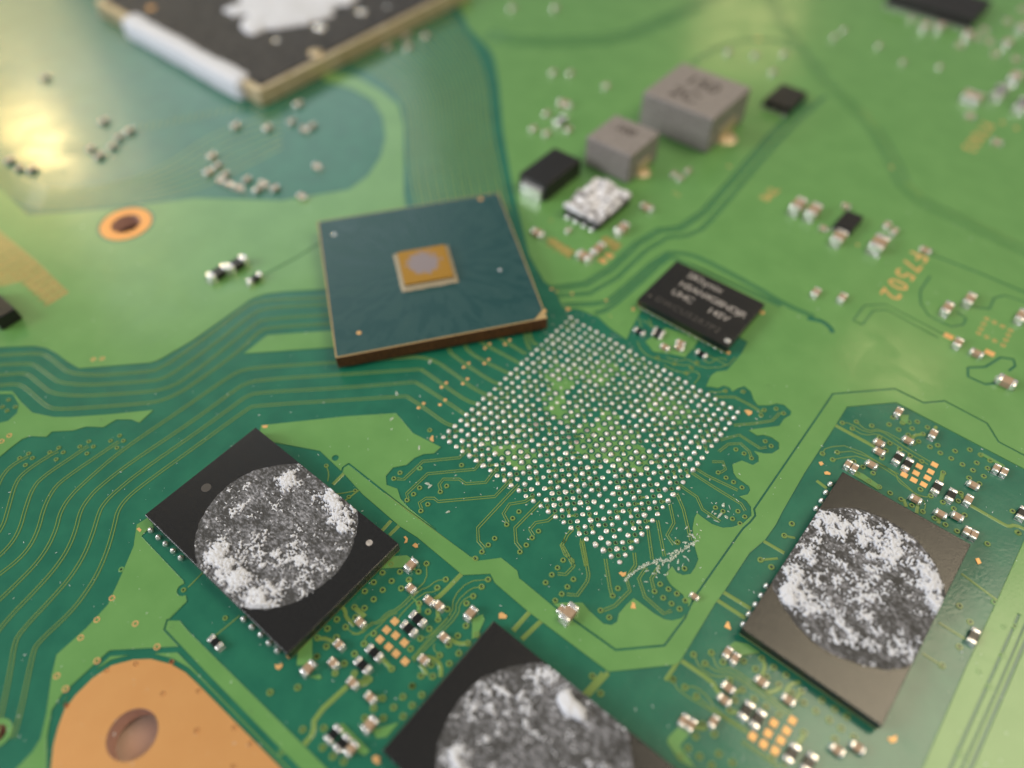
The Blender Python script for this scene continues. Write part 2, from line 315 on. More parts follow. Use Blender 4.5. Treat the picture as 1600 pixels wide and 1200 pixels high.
# ------------------------------------------------------------------ traces
def strip(P, w, h=0.03):
    V = []; F = []; n = len(P)
    for i, p in enumerate(P):
        a = Vector(P[max(i - 1, 0)]); b = Vector(P[min(i + 1, n - 1)]); d = (b - a)
        d = d.normalized() if d.length > 1e-6 else Vector((1, 0)); q = Vector((-d.y, d.x)); p = Vector(p)
        for s, z in ((-.62, 0.0), (-.4, h), (.4, h), (.62, 0.0)): V.append((p.x + q.x * s * w, p.y + q.y * s * w, z))
    for i in range(n - 1):
        for k in range(3): F.append((4 * i + k, 4 * i + k + 1, 4 * i + 5 + k, 4 * i + 4 + k))
    F.append((0, 1, 2, 3)); F.append((4 * n - 1, 4 * n - 2, 4 * n - 3, 4 * n - 4)); return V, F
def trace(pts, w=.08, off=0.0, it=1, h=0.03, world=False, mt='trace'):
    P = pts if world else [xy(*p) for p in pts]
    P = smooth(P, it)
    if off:
        Q = []
        for i, p in enumerate(P):
            a = Vector(P[max(i - 1, 0)]); b = Vector(P[min(i + 1, len(P) - 1)]); d = (b - a).normalized(); Q.append((p[0] - d.y * off, p[1] + d.x * off))
        P = Q
    V, F = strip(P, w, h); return new('trace', pydata('trace', V, F, [mt]), BOARD)
def pair(pts, gap=.21, w=.058, it=2):
    for s in (-.5, .5): trace(pts, w, s * gap, it)
c4 = lambda P: crop(0, 400, 2.963, P)
for P in ([(-60, 558), (0, 555), (61, 552), (73, 556), (84, 564), (115, 589), (236, 581), (250, 575), (270, 564), (337, 516), (381, 481), (405, 469), (520, 465)],
          [(-60, 573), (0, 570), (47, 568), (57, 572), (69, 581), (101, 604), (236, 596), (256, 591), (277, 579), (341, 533), (395, 489), (422, 480), (525, 475)],
          [(-60, 589), (0, 586), (37, 583), (47, 587), (57, 596), (88, 621), (233, 613), (263, 606), (287, 594), (348, 547), (398, 506), (415, 498), (528, 491)],
          [(-60, 606), (0, 602), (25, 600), (37, 604), (51, 616), (73, 635), (84, 639), (111, 639), (233, 630), (256, 625), (280, 614), (304, 599), (375, 548), (405, 517), (425, 511), (530, 505)],
          [(614, 560), (533, 566), (405, 574), (378, 578), (354, 591), (287, 638), (189, 704), (135, 751), (110, 775), (94, 800), (88, 827), (74, 857), (54, 884), (30, 908), (0, 937), (-40, 970)],
          [(655, 577), (540, 585), (408, 593), (381, 600), (361, 614), (294, 663), (202, 724), (152, 763), (135, 783), (125, 800), (118, 830), (105, 861), (84, 891), (57, 921), (10, 969), (-20, 1010)],
          [(648, 597), (540, 606), (405, 613), (385, 619), (364, 635), (304, 678), (216, 739), (175, 773), (160, 790), (154, 803), (145, 834), (132, 867), (111, 901), (84, 932), (30, 989), (22, 1009), (17, 1043), (7, 1094), (-6, 1150)],
          [(635, 619), (540, 625), (398, 634), (388, 638), (304, 699), (236, 748), (200, 776), (184, 797), (179, 820), (169, 857), (152, 898), (128, 935), (105, 962), (57, 1006), (51, 1023), (39, 1080), (30, 1121), (20, 1154)],
          [(186, 690), (165, 704), (100, 748), (82, 766), (68, 795), (61, 824), (49, 851), (30, 874), (0, 897), (-30, 920)], [(138, 697), (125, 706), (65, 746), (50, 765), (39, 797), (32, 824), (20, 847), (0, 868), (-30, 895)],
          [(91, 705), (80, 710), (40, 736), (24, 754), (12, 798), (5, 822), (-12, 845)], [(44, 713), (20, 726), (4, 742), (-8, 770)]): pair(P)
# bundles that fan out between the controller and the pad field
PX = lambda P: crop(660, 480, 5.926, P)
for P in ([(614, 560)] + PX([(60, 455), (330, 640), (430, 725), (540, 790), (680, 845)]), [(655, 577)] + PX([(0, 580), (300, 795), (430, 875), (520, 900)]), [(648, 597)] + PX([(0, 730), (320, 940), (380, 985), (410, 1000)]), [(635, 619)] + PX([(0, 920), (190, 1060), (240, 1085), (300, 1103)]),
          PX([(235, 300), (245, 390), (270, 440), (640, 690), (720, 712)]), PX([(385, 300), (400, 370), (440, 420), (560, 495), (815, 620)]), PX([(470, 270), (530, 320), (912, 525)]), PX([(640, 240), (720, 290), (962, 435)]), PX([(940, 180), (965, 330), (1005, 400)]), PX([(985, 200), (1010, 320), (1070, 350)])): pair(P, .19, .07, 2)
c6 = lambda P: crop(600, 660, 4.848, P)
for P in ([(98, 428), (150, 432), (295, 296), (570, 268), (645, 195)], [(182, 575), (172, 540), (330, 390), (690, 355), (755, 270)], [(430, 510), (418, 470), (450, 430), (570, 430), (620, 465), (770, 455), (860, 340)], [(285, 655), (268, 610), (320, 575), (380, 575), (410, 600), (840, 562), (965, 430)],
          [(765, 955), (715, 900), (710, 800), (1020, 470)], [(1040, 960), (1000, 910), (992, 800), (1190, 600)], [(940, 760), (905, 690), (950, 620), (1070, 600), (1130, 560)], [(1135, 860), (1105, 810), (1150, 760), (1240, 745), (1305, 690)], [(1440, 1090), (1350, 930), (1390, 850), (1430, 810)], [(1530, 1090), (1495, 920), (1500, 880)]): pair(c6(P), .17, .06, 0)
c8 = lambda P: crop(820, 840, 4.2105, P)
for P in ([(270, 10), (240, 50), (265, 110), (315, 150), (320, 190), (270, 242), (215, 238)], [(380, 20), (400, 130), (420, 250), (410, 290), (345, 380), (275, 372)], [(530, 140), (560, 330), (572, 375)], [(720, 100), (728, 180), (668, 270), (692, 350), (590, 450), (515, 480)], [(885, 185), (832, 270), (848, 335)], [(800, 195), (750, 270), (790, 390), (915, 500), (965, 480)]): pair(c8(P), .16, .06, 0)
c7 = lambda P: crop(900, 660, 4.706, P)
for P in ([(760, 460), (890, 550), (930, 640), (1060, 730)], [(850, 370), (1020, 480), (1215, 600), (1245, 650)], [(880, 340), (960, 390), (1190, 500)], [(1060, 130), (1200, 92), (1355, 192), (1400, 182)], [(1050, 215), (1120, 160), (1210, 155), (1275, 215), (1288, 258)], [(740, 520), (790, 640), (845, 870)], [(690, 600), (720, 740), (670, 830), (720, 900)], [(600, 720), (625, 860), (650, 985)], [(530, 790), (560, 1010)], [(1000, 290), (1080, 290), (1100, 345), (1060, 370)]): pair(c7(P), .15, .055, 0)
c5 = lambda P: crop(930, 480, 4.848, P)
for P in ([(900, 680), (1060, 682), (1180, 745), (1265, 800)], [(1050, 895), (1200, 882), (1340, 860), (1400, 800)]): pair(c5(P), .15, .06, 0)
for P in ([(860, 640), (930, 645), (985, 635)], [(360, 100), (480, 170), (560, 230), (780, 330), (1000, 440)], [(540, 380), (640, 410), (700, 390), (800, 460), (990, 455), (1060, 380)], [(320, 260), (350, 330), (420, 380), (640, 440), (720, 440)], [(690, 500), (760, 480), (800, 520), (750, 580)], [(330, 80), (350, 150)], [(410, 90), (430, 160)], [(820, 400), (870, 430), (930, 380), (1000, 400)], [(520, 440), (600, 480), (690, 500)]): trace(c5(P), .07, 0, 1)
cA = lambda P: crop(480, 840, 5, P); cB = lambda P: crop(400, 960, 5, P); cC = lambda P: crop(1020, 960, 5, P); cD = lambda P: crop(1280, 600, 5, P); cE = lambda P: crop(1060, 800, 2.963, P)
for P in ([(932, 205), (935, 330), (840, 420), (700, 560), (625, 580), (555, 658), (490, 665), (410, 750), (355, 745), (300, 700)], [(1083, 328), (1010, 335), (940, 392), (890, 402), (715, 572), (640, 592), (565, 670), (500, 678), (420, 757), (345, 752)], [(1017, 393), (1000, 425), (900, 432), (730, 600), (700, 650)], [(705, 590), (640, 610), (575, 680), (510, 735), (455, 775), (445, 830)],
          [(1413, 328), (1260, 340), (1140, 465), (1135, 590), (975, 760), (815, 945)], [(1363, 385), (1280, 395), (1165, 500), (1160, 598), (985, 775), (820, 958)], [(1297, 458), (1250, 465), (1190, 520), (1185, 605), (1000, 795), (830, 970)], [(1120, 600), (960, 770), (885, 790)], [(995, 830), (985, 870), (1035, 920)]): trace(cA(P), .06, 0, 1)
for P, w in (([(1210, 280), (1050, 445), (995, 485)], .24), ([(270, 535), (300, 580), (300, 620), (370, 690)], .2), ([(370, 545), (450, 620)], .26), ([(80, 785), (160, 790), (220, 830)], .2), ([(580, 940), (660, 1025)], .22), ([(930, 930), (1000, 950), (1045, 1000), (1045, 1090)], .22), ([(1110, 790), (1180, 830), (1260, 825)], .22), ([(885, 990), (940, 1070)], .2), ([(1023, 640), (1020, 560)], .2), ([(875, 515), (870, 590)], .2), ([(795, 330), (810, 390)], .2)): trace(cA(P), w, 0, 1)
for P, w in (([(715, 560), (455, 800), (450, 930), (375, 1020)], .26), ([(885, 500), (850, 545), (790, 530)], .3), ([(765, 450), (755, 520)], .26), ([(620, 465), (610, 400)], .2), ([(990, 655), (930, 650)], .2), ([(920, 735), (905, 680)], .2)): trace(cB(P), w, 0, 1)
for P in ([(180, 305), (235, 305), (375, 385), (460, 362), (530, 395), (700, 510), (870, 610)], [(258, 350), (350, 403), (450, 388), (520, 425), (690, 535), (850, 630)], [(290, 297), (380, 370), (475, 348), (730, 488), (775, 450)], [(25, 545), (50, 495), (240, 478), (590, 690), (620, 740), (700, 810), (750, 860), (830, 885), (870, 877)], [(140, 535), (290, 522), (620, 705)], [(105, 592), (190, 575), (320, 560), (600, 715), (620, 765), (690, 815), (820, 910), (832, 960), (808, 998)]): trace(cD(P), .06, 0, 1)
for P, w in (([(1140, 925), (1430, 1090), (1480, 1115), (1530, 1100), (1640, 1150)], .22), ([(125, 322), (450, 500)], .24), ([(810, 392), (740, 400), (720, 440)], .2), ([(968, 695), (950, 760)], .24), ([(660, 900), (680, 960)], .2), ([(770, 940), (760, 1010)], .2), ([(940, 1040), (930, 1090)], .2), ([(915, 330), (895, 370)], .2), ([(1105, 855), (1130, 900)], .2), ([(-20, 755), (60, 815)], .2)): trace(cD(P), w, 0, 1)
for P in ([(318, 315), (370, 420), (480, 492), (620, 472), (850, 635), (1050, 790)], [(407, 385), (515, 458), (612, 442), (860, 615), (1070, 780)], [(457, 300), (500, 415), (545, 428), (620, 412), (870, 598), (1090, 765)], [(155, 510), (200, 600), (470, 760), (740, 935)], [(250, 570), (330, 560), (440, 650), (480, 740), (745, 905)], [(340, 640), (480, 752), (742, 920)], [(700, 980), (830, 1070), (1000, 1190)], [(690, 1000), (820, 1085), (980, 1200)]): trace(cC(P), .065, 0, 1)
for P, w in (([(225, 362), (460, 520), (500, 590), (545, 640)], .24), ([(880, 610), (940, 605), (1000, 570)], .2), ([(850, 345), (882, 400), (850, 480)], .2), ([(1030, 625), (1070, 545), (1150, 528)], .2), ([(1190, 930), (1130, 1020)], .22), ([(700, 590), (630, 610)], .2), ([(320, 880), (390, 895), (440, 860)], .22), ([(690, 318), (830, 293)], .12), ([(600, 770), (660, 760)], .2), ([(1160, 600), (1100, 690)], .2)): trace(cC(P), w, 0, 1)
for P, w in (([(395, 135), (490, 190)], .2), ([(210, 372), (335, 448)], .22), ([(180, 408), (310, 492)], .22), ([(1310, 285), (1480, 412)], .13), ([(1205, 512), (1335, 592)], .13), ([(1130, 655), (1220, 712)], .13), ([(380, 222), (460, 215)], .14), ([(490, 110), (540, 120)], .14), ([(0, 690), (-60, 780)], .2)): trace(cE(P), w, 0, 0)
c2 = lambda P: crop(530, 800, 2.963, P)
for P, w in (([(240, 40), (195, 90)], .2), ([(280, 60), (232, 108)], .2), ([(880, 465), (805, 550)], .24), ([(935, 505), (845, 590)], .24), ([(1245, 745), (1150, 850)], .24), ([(1220, 745), (1110, 870)], .2), ([(10, -40), (90, -100)], .1), ([(0, 10), (620, 205)], .0)):
    if w: trace(c2(P), w, 0, 0)
trace(c6([(0, 535), (650, 1022), (690, 1033)]), .09, 0, 0)
trace(crop(0, 800, 2.963, [(870, 350), (960, 260)]), .07); trace(crop(0, 800, 2.963, [(1000, 570), (1110, 480)]), .07)
trace([(510, 728), (514, 740), (512, 752)], .07); trace([(537, 740), (520, 757)], .2, 0, 0); trace([(555, 767), (535, 771), (520, 772)], .07)
# far bundles
for k in range(11):
    x = 643 + k * 12.2
    pair([(x + 14 + k * 1.2, 330), (x + 2 + k * 1.1, 270), (x - 2, 200), (x - 6 - k * .3, 160 - k * 5), (x - 40 - k * 2, 118 - k * 9), (x - 130, 78 - k * 9)], .50, .13, 2)
for k in range(7): trace([(-20 - 2 * k, 268 - 6 * k), (44 + 3 * k, 331 - 5 * k), (182, 320 - 5 * k), (300 - 6 * k, 300 - 7 * k), (380 - 8 * k, 262 - 9 * k), (440, 230 - 9 * k)], .13, 0, 2)
for k in range(16): trace([(210 + 11 * k, 206 - 2.2 * k), (214 + 11 * k, 196 - 2.2 * k)], .12, 0, 0)
for k in range(4): trace([(1225 + 6 * k, 22 - 2 * k), (1255 + 6 * k, 66 - 2 * k), (1302 + 5 * k, 130 - 2 * k), (1360 + 4 * k, 186 - 2 * k), (1395 + 4 * k, 240 - 2 * k), (1421 + 4 * k, 299 - 3 * k), (1502 + 3 * k, 340 - 3 * k), (1640, 402 - 3 * k)], .12, 0, 1)

# ------------------------------------------------------------------ vias and pads
def via_mesh(name, r, rh, ring, hole, z=0.056, n=14):
    V = []; F = []; I = []
    prof = [(r * 1.06, 0.0), (r * .96, z), (rh * 1.2, z), (rh * .95, z * .75), (rh * .7, z * .3)]
    for rr, zz in prof:
        for k in range(n): V.append((rr * math.cos(2 * math.pi * k / n), rr * math.sin(2 * math.pi * k / n), zz))
    for i in range(len(prof) - 1):
        for k in range(n): F.append((i * n + k, i * n + (k + 1) % n, (i + 1) * n + (k + 1) % n, (i + 1) * n + k)); I.append(0 if i < 2 else 1)
    F.append(tuple((len(prof) - 1) * n + k for k in range(n))); I.append(1)
    me = pydata(name, V, F, [ring, hole], I); return me
VIA = via_mesh('via', .20, .085, 'trace', 'hole'); VIAS = via_mesh('via_small', .16, .105, 'pour', 'hole', .05, 12)
VIAG = via_mesh('via_gold', .19, .10, 'gold', 'rusthole'); VIAP = via_mesh('via_in_pour', .16, .06, 'pour', 'hole', .052)
VIAD = via_mesh('via_gold_open', .17, .125, 'gold', 'rusthole', .07)
COUNT = {'via': 0, 'pad': 0}; REST = {'via': [], 'pad': []}
def via(p, me=VIA, s=1.0):
    if COUNT['via'] < 300:
        o = new('via', me, BOARD, (p[0], p[1], 0)); o.scale = (s, s, 1); COUNT['via'] += 1
    else: REST['via'].append((p, me, s))
def vias(P, me=VIA, s=1.0):
    for p in P: via(xy(*p), me, s)
vias(cA([(932, 205), (1083, 328), (1017, 393), (1413, 328), (1363, 385), (1297, 458), (1245, 515), (588, 275), (725, 268), (795, 330), (520, 350), (660, 340), (450, 420), (590, 410), (735, 398), (520, 483), (370, 545), (448, 552), (377, 625), (232, 640), (300, 700), (158, 712), (80, 785), (228, 780), (150, 852), (75, 930), (370, 908), (445, 830), (520, 750), (290, 985), (218, 1060), (370, 1060), (460, 1100), (660, 1025), (808, 870), (885, 790), (955, 715), (945, 580), (875, 515), (1095, 560), (1023, 640), (1240, 690), (1105, 840), (1177, 768), (1255, 825), (1185, 905), (1035, 920), (1110, 985), (970, 995), (890, 1080), (980, 1085), (820, 1160), (870, 268), (1325, 760), (655, 210)]))
vias(cB([(110, 610), (325, 572), (365, 900), (530, 890), (520, 1040), (600, 1110), (685, 1150), (1220, 560), (1295, 630), (1147, 645), (1220, 712), (1075, 727), (995, 810), (1148, 797), (990, 655), (920, 735), (850, 810), (885, 510), (475, 330)]))
vias(cC([(318, 315), (457, 300), (407, 385), (548, 375), (710, 365), (850, 345), (800, 428), (945, 415), (888, 490), (1040, 475), (985, 550), (1085, 610), (1160, 600), (1320, 670), (1180, 690), (1272, 755), (1420, 740), (1378, 825), (1515, 800), (1470, 890), (1570, 960), (1420, 975), (155, 510), (250, 570), (340, 640), (600, 520), (700, 590), (640, 670), (600, 750), (790, 660), (885, 720), (985, 785), (385, 860), (480, 935), (335, 955), (275, 1045), (365, 1110), (515, 1090), (620, 1160), (460, 1180), (1180, 925), (930, 1120), (1040, 1170), (215, 1110)]))
vias(cD([(180, 305), (290, 297), (258, 350), (410, 327), (545, 318), (765, 297), (575, 262), (650, 305), (620, 358), (845, 340), (725, 350), (695, 400), (810, 392), (775, 450), (470, 420), (550, 465), (520, 520), (490, 580), (865, 492), (925, 480), (945, 540), (1060, 525), (1175, 515), (1030, 583), (1118, 630), (1230, 617), (1200, 675), (1285, 722), (1315, 660), (1170, 735), (1250, 780), (25, 545), (140, 535), (105, 592), (630, 510), (710, 560), (800, 605), (268, 605), (340, 650), (300, 705), (420, 697), (388, 757), (468, 805), (553, 853), (638, 902), (722, 950), (808, 998), (790, 825), (870, 877), (968, 695), (965, 925), (1085, 915), (1050, 975), (1135, 1025), (900, 1050), (985, 1100), (1075, 1150), (1105, 855), (1510, 995), (1555, 1165), (1260, 555), (1335, 600)]), VIA, .95)
vias(cE([(525, 55), (490, 110), (380, 222), (430, 255), (1300, 435), (1350, 510), (1300, 625), (1220, 712), (1430, 148), (1570, 95)]))
vias(c2([(1172, 760), (1545, 775), (1210, 840), (630, 216)]))
vias(c6([(122, 383), (75, 427), (225, 545), (175, 590), (270, 497), (475, 483), (427, 527), (332, 622), (280, 672), (790, 930), (742, 982), (838, 880), (975, 728), (930, 775), (1022, 677), (1170, 825), (1122, 875), (1078, 930), (1030, 982), (588, 325), (347, 60), (1357, 1045)]), VIA, .9)
vias(c8([(215, 200), (178, 245), (137, 297), (320, 275), (280, 325), (243, 372), (612, 335), (578, 383), (498, 480), (555, 525), (890, 307), (853, 355), (945, 340), (910, 397), (1000, 370), (965, 435), (1018, 470), (1055, 415), (1050, 205), (1005, 30), (200, 415)]), VIA, .9)
vias(c7([(1390, 140), (1435, 175), (1175, 200), (1235, 230), (1290, 265), (1045, 370), (1103, 408), (1158, 440), (1220, 480), (1025, 628), (1080, 655), (1190, 655), (1240, 695), (1150, 710), (1205, 745), (745, 885)]), VIA, .85)
vias(c5([(985, 635), (1120, 640), (1280, 780), (1255, 820), (1370, 770), (1425, 805), (470, 385), (600, 430), (690, 500), (728, 460), (770, 420)]), VIA, .9)
vias([(31, 716), (45, 709), (51, 716), (40, 727), (78, 707), (92, 700), (99, 707), (88, 718), (125, 698), (139, 690), (146, 698), (136, 709), (173, 689), (187, 681), (193, 689), (183, 700), (4, 636), (13.5, 625), (24, 636), (11, 642), (287, 922), (352, 966), (510, 728), (555, 767), (545, 777)], VIA, .8)
vias([(146, 562), (160, 561), (3, 690), (15, 681)] + crop(0, 800, 2.963, [(520, 400), (450, 500), (375, 583), (628, 518), (728, 625), (450, 690), (265, 760), (305, 820)]), VIAG, 1.05)
vias(crop(0, 800, 2.963, [(630, 705), (495, 735), (310, 897), (795, 695), (755, 842), (920, 830), (912, 1012), (1085, 1000), (1160, 1075), (1080, 1180)]), VIAD, .85)
vias(crop(1200, 260, 4, [(1365, 955), (1415, 978), (1465, 1002), (1515, 1027), (1500, 1057), (1485, 1088), (1468, 1120), (1415, 1093), (1365, 1068), (1315, 1045), (1330, 1017), (1347, 987)]), VIAG, 1.0)
vias([(159, 656), (1200, 604), (268, 980), (392, 1111), (440, 1176), (190, 890), (236, 825), (560, 655), (595, 650), (1553, 941), (1568, 980), (1546, 1073), (1567, 1025), (1501, 1179), (1529, 1050), (1585, 979), (1420, 660), (656, 732), (918, 470), (973, 507), (1393, 480)], VIAP, 1.2)
vias(crop(800, 280, 5, [(330, 480), (290, 520), (335, 548), (375, 510), (390, 575), (430, 540), (440, 605), (475, 570), (735, 465), (785, 490), (835, 518), (800, 550)]), VIAD, 1.2)
a_, b_ = Vector(xy(-14, 365)), Vector(xy(52, 412)); c_ = Vector(xy(102, 458)); dn = Vector(xy(76, 474)) - c_
for i in range(14):
    p = a_ + (b_ - a_) * (i / 7) if i < 8 else b_ + (c_ - b_) * ((i - 7) / 6)
    for j in range(4 if i > 6 else 6): via(tuple(p + dn * (j / 2.6)), VIAD, 1.0)
# the array: dog-bone vias between the lands, then the lands with their left-over solder
for a in range(24):
    for b in range(24):
        if random.random() < .72:
            s = random.choice(((.5, .5), (.5, .5), (.5, -.5), (-.5, .5))); p = pad(a + .5, b + .5)
            via(p, VIAS, 1.0)
            if random.random() < .4: trace([p, pad(a + .5 + s[0], b + .5 + s[1])], .12, 0, 0, .03, True)
MT['solder_dull'] = mat('dull_solder', (0.50, 0.42, 0.40), 0.45, 0.8); bump(MT['solder_dull'], 8, .05, .7)
MT['solder_mid'] = mat('greyish_solder', (0.74, 0.68, 0.66), 0.4, 0.5); bump(MT['solder_mid'], 9, .05, .8)
SOLD = [dome_mesh('solder_land_%d' % i, .134 + .017 * i, .045 + .05 * i, 'solder' if i != 1 else 'solder_mid', 14, 5, .16 * (i - 1.5)) for i in range(4)]
SOLD.append(dome_mesh('solder_land_flat', .165, .04, 'solder_dull', 12, 3, .1)); SOLD.append(dome_mesh('solder_land_diamond', .20, .06, 'solder', 4, 3))
spots = []
for a in range(25):
    for b in range(25):
        q = random.random(); high = (a > 13 or b > 16)
        me = random.choice(SOLD[2:4] if high and q < .85 else SOLD[0:3]) if q > .12 or high else SOLD[4]
        if not high and .12 < q < .22: me = SOLD[5]
        x, y = pad(a, b); x += random.gauss(0, .012); y += random.gauss(0, .012)
        spots.append(((Vector((x, y, 0)) - CAM).length, x, y, me, random.uniform(0, 6.28), random.uniform(.92, 1.1)))
spots.sort(key=lambda s: s[0])
RV = []; RF = []; RI = []
def append_mesh(me, x, y, rz, sc, z=0.0):
    i = len(RV); c, s = math.cos(rz), math.sin(rz)
    for v in me.vertices: RV.append((x + sc * (v.co.x * c - v.co.y * s), y + sc * (v.co.x * s + v.co.y * c), v.co.z + z))
    for p in me.polygons: RF.append([i + k for k in p.vertices]); RI.append(p.material_index)
for k, (d, x, y, me, rz, sc) in enumerate(spots):
    if k < 300: o = new('solder_land', me, BOARD, (x, y, 0.002), rz); o.scale = (sc * random.uniform(.93, 1.1), sc, sc * random.choice((.45, .7, .9, 1, 1.2)))
    else: append_mesh(me, x, y, rz, sc, .002)
tag(new('solder_land', pydata('solder_lands_far', RV, RF, ['solder'], None, True), BOARD), kind='stuff')
for M_ in {id(me): me for p, me, s in REST['via']}.values():
    RV.clear(); RF.clear(); RI.clear()
    for p, me, s in REST['via']:
        if me is M_: append_mesh(me, p[0], p[1], 0, s)
    tag(new('via', pydata('vias_small', list(RV), list(RF), list(M_.materials), list(RI)), BOARD), kind='stuff')
# bare gold pads
def gpad(p, w, h, rz=0.0, me={}):
    k = (round(w, 2), round(h, 2))
    if k not in me: me[k] = box_mesh('gold_pad', -w / 2, w / 2, -h / 2, h / 2, 0.0, .052, 'gold', .02, 1)
    new('gold_pad', me[k], BOARD, (*xy(*p), 0), rz)
for p in cA([(685, 655), (622, 722), (570, 797), (692, 765), (637, 855), (760, 822), (695, 908), (765, 968)]): gpad(p, .46, .42)
for p in cC([(945, 850), (1090, 830), (900, 930), (1045, 910), (780, 955), (1000, 985), (865, 1015), (955, 1065)]): gpad(p, .42, .46)
for p in cD([(780, 645), (900, 632), (755, 697), (870, 687), (663, 712), (845, 735), (738, 752), (815, 787)]): gpad(p, .46, .42)
for p in [(1482, 526), (1546, 552)] + crop(800, 280, 5, [(710, 640), (760, 600)]): gpad(p, .75, .6)
def glump(P, h=.056):
    Q = [xy(*p) for p in P]; n = len(Q); gx = sum(q[0] for q in Q) / n; gy = sum(q[1] for q in Q) / n; Q = [(gx + .8 * (x - gx), gy + .8 * (y - gy)) for x, y in Q]; V = [(*q, 0.0) for q in Q] + [(*q, h) for q in Q]
    F = [tuple(range(n, 2 * n))] + [(i, (i + 1) % n, n + (i + 1) % n, n + i) for i in range(n)]; new('gold_mark', pydata('gold_mark', V, F, ['gold']), BOARD)
for P in (crop(600, 660, 4.848, [(345, 120), (365, 95), (378, 100), (375, 130), (383, 145), (370, 155), (340, 135)]), crop(600, 660, 4.848, [(208, 935), (235, 910), (262, 925), (262, 955), (235, 955)]), crop(600, 660, 4.848, [(145, 865), (165, 858), (185, 880), (180, 915), (150, 925), (165, 890)]),
          c8([(610, 235), (630, 222), (645, 232), (672, 225), (668, 252), (645, 265)]), c8([(690, 470), (705, 420), (725, 430), (735, 475)]), c8([(1305, 590), (1330, 545), (1345, 555), (1362, 615), (1335, 605)]), cB([(140, 385), (165, 395), (215, 378), (215, 410), (180, 442), (150, 430)]),
          cA([(1490, 590), (1520, 580), (1570, 610), (1560, 640), (1490, 640)]), cE([(1370, 215), (1390, 210), (1405, 240), (1385, 248)]), cE([(960, 1045), (985, 1042), (1015, 1030), (1010, 1065), (985, 1075)]), cB([(900, 1110), (940, 1090), (985, 1120), (960, 1140), (985, 1170), (940, 1180), (905, 1150)]),
          crop(1280, 600, 5, [(-10, 610), (20, 605), (40, 630), (10, 645)]), crop(1280, 600, 5, [(30, 690), (60, 680), (95, 700), (90, 715), (40, 712)]), c5([(1120, 780), (1150, 775), (1195, 790), (1190, 815), (1160, 830)]), crop(800, 280, 5, [(415, 1010), (445, 1000), (465, 1025), (425, 1035)]), crop(800, 280, 5, [(930, 1010), (955, 1000), (965, 1025), (940, 1040)]),
          crop(0, 800, 2.963, [(630, 80), (645, 70), (660, 85), (650, 98)]), cA([(405 * 0 + 690, 90), (720, 85), (715, 115), (690, 120)]), crop(200, 640, 3, [(625, 75), (660, 72), (655, 88), (632, 90)]), cB([(225, 325), (290, 300), (300, 318), (255, 358)]), crop(960, 400, 5, [(1135, 445), (1175, 430), (1180, 455), (1145, 462)]), crop(960, 400, 5, [(870, 755), (905, 745), (910, 765), (885, 775)])): glump(P)
GDOT = dome_mesh('gold_dot', .14, .05, 'gold', 12, 3)
for p in PX([(808, 303), (765, 343), (622, 338), (580, 378), (615, 482), (575, 520), (430, 518), (383, 555), (418, 663), (375, 707), (222, 700), (177, 740), (212, 857), (163, 902), (13, 890), (-35, 932)]) + crop(800, 280, 5, [(310, 858), (350, 880), (468, 890), (475, 930), (738, 948), (768, 1072)]): new('gold_dot', GDOT, BOARD, (*xy(*p), 0))
for p, s in (((1392, 261), 2), ((1566, 192), 4.2), ((1588, 201), 4.2), ((1139, 260), 3), ((1054, 302), 2.2), ((1060, 306), 2.2), ((861, 345), 1.6), ((1185, 60), 3), ((1345, 345), 2.5), ((1340, 383), 2.5)):
    o = new('gold_dot', GDOT, BOARD, (*xy(*p), 0)); o.scale = (s, s, 1)
def board_text(s, p_from, size, rz, spacing=1.0):
    o = new('lettering', text_mesh(s, size, 'gold', spacing, .004, .0), BOARD, (*xy(*p_from), .05), rz); return o
board_text('F7502', (1424, 391), 2.35, -math.pi / 2, 1.3); board_text('F7003', (1534, 190), 2.0, -math.pi / 2, 1.35); board_text('TMI', (1204, 291), 1.5, -math.pi / 2, 1.0)

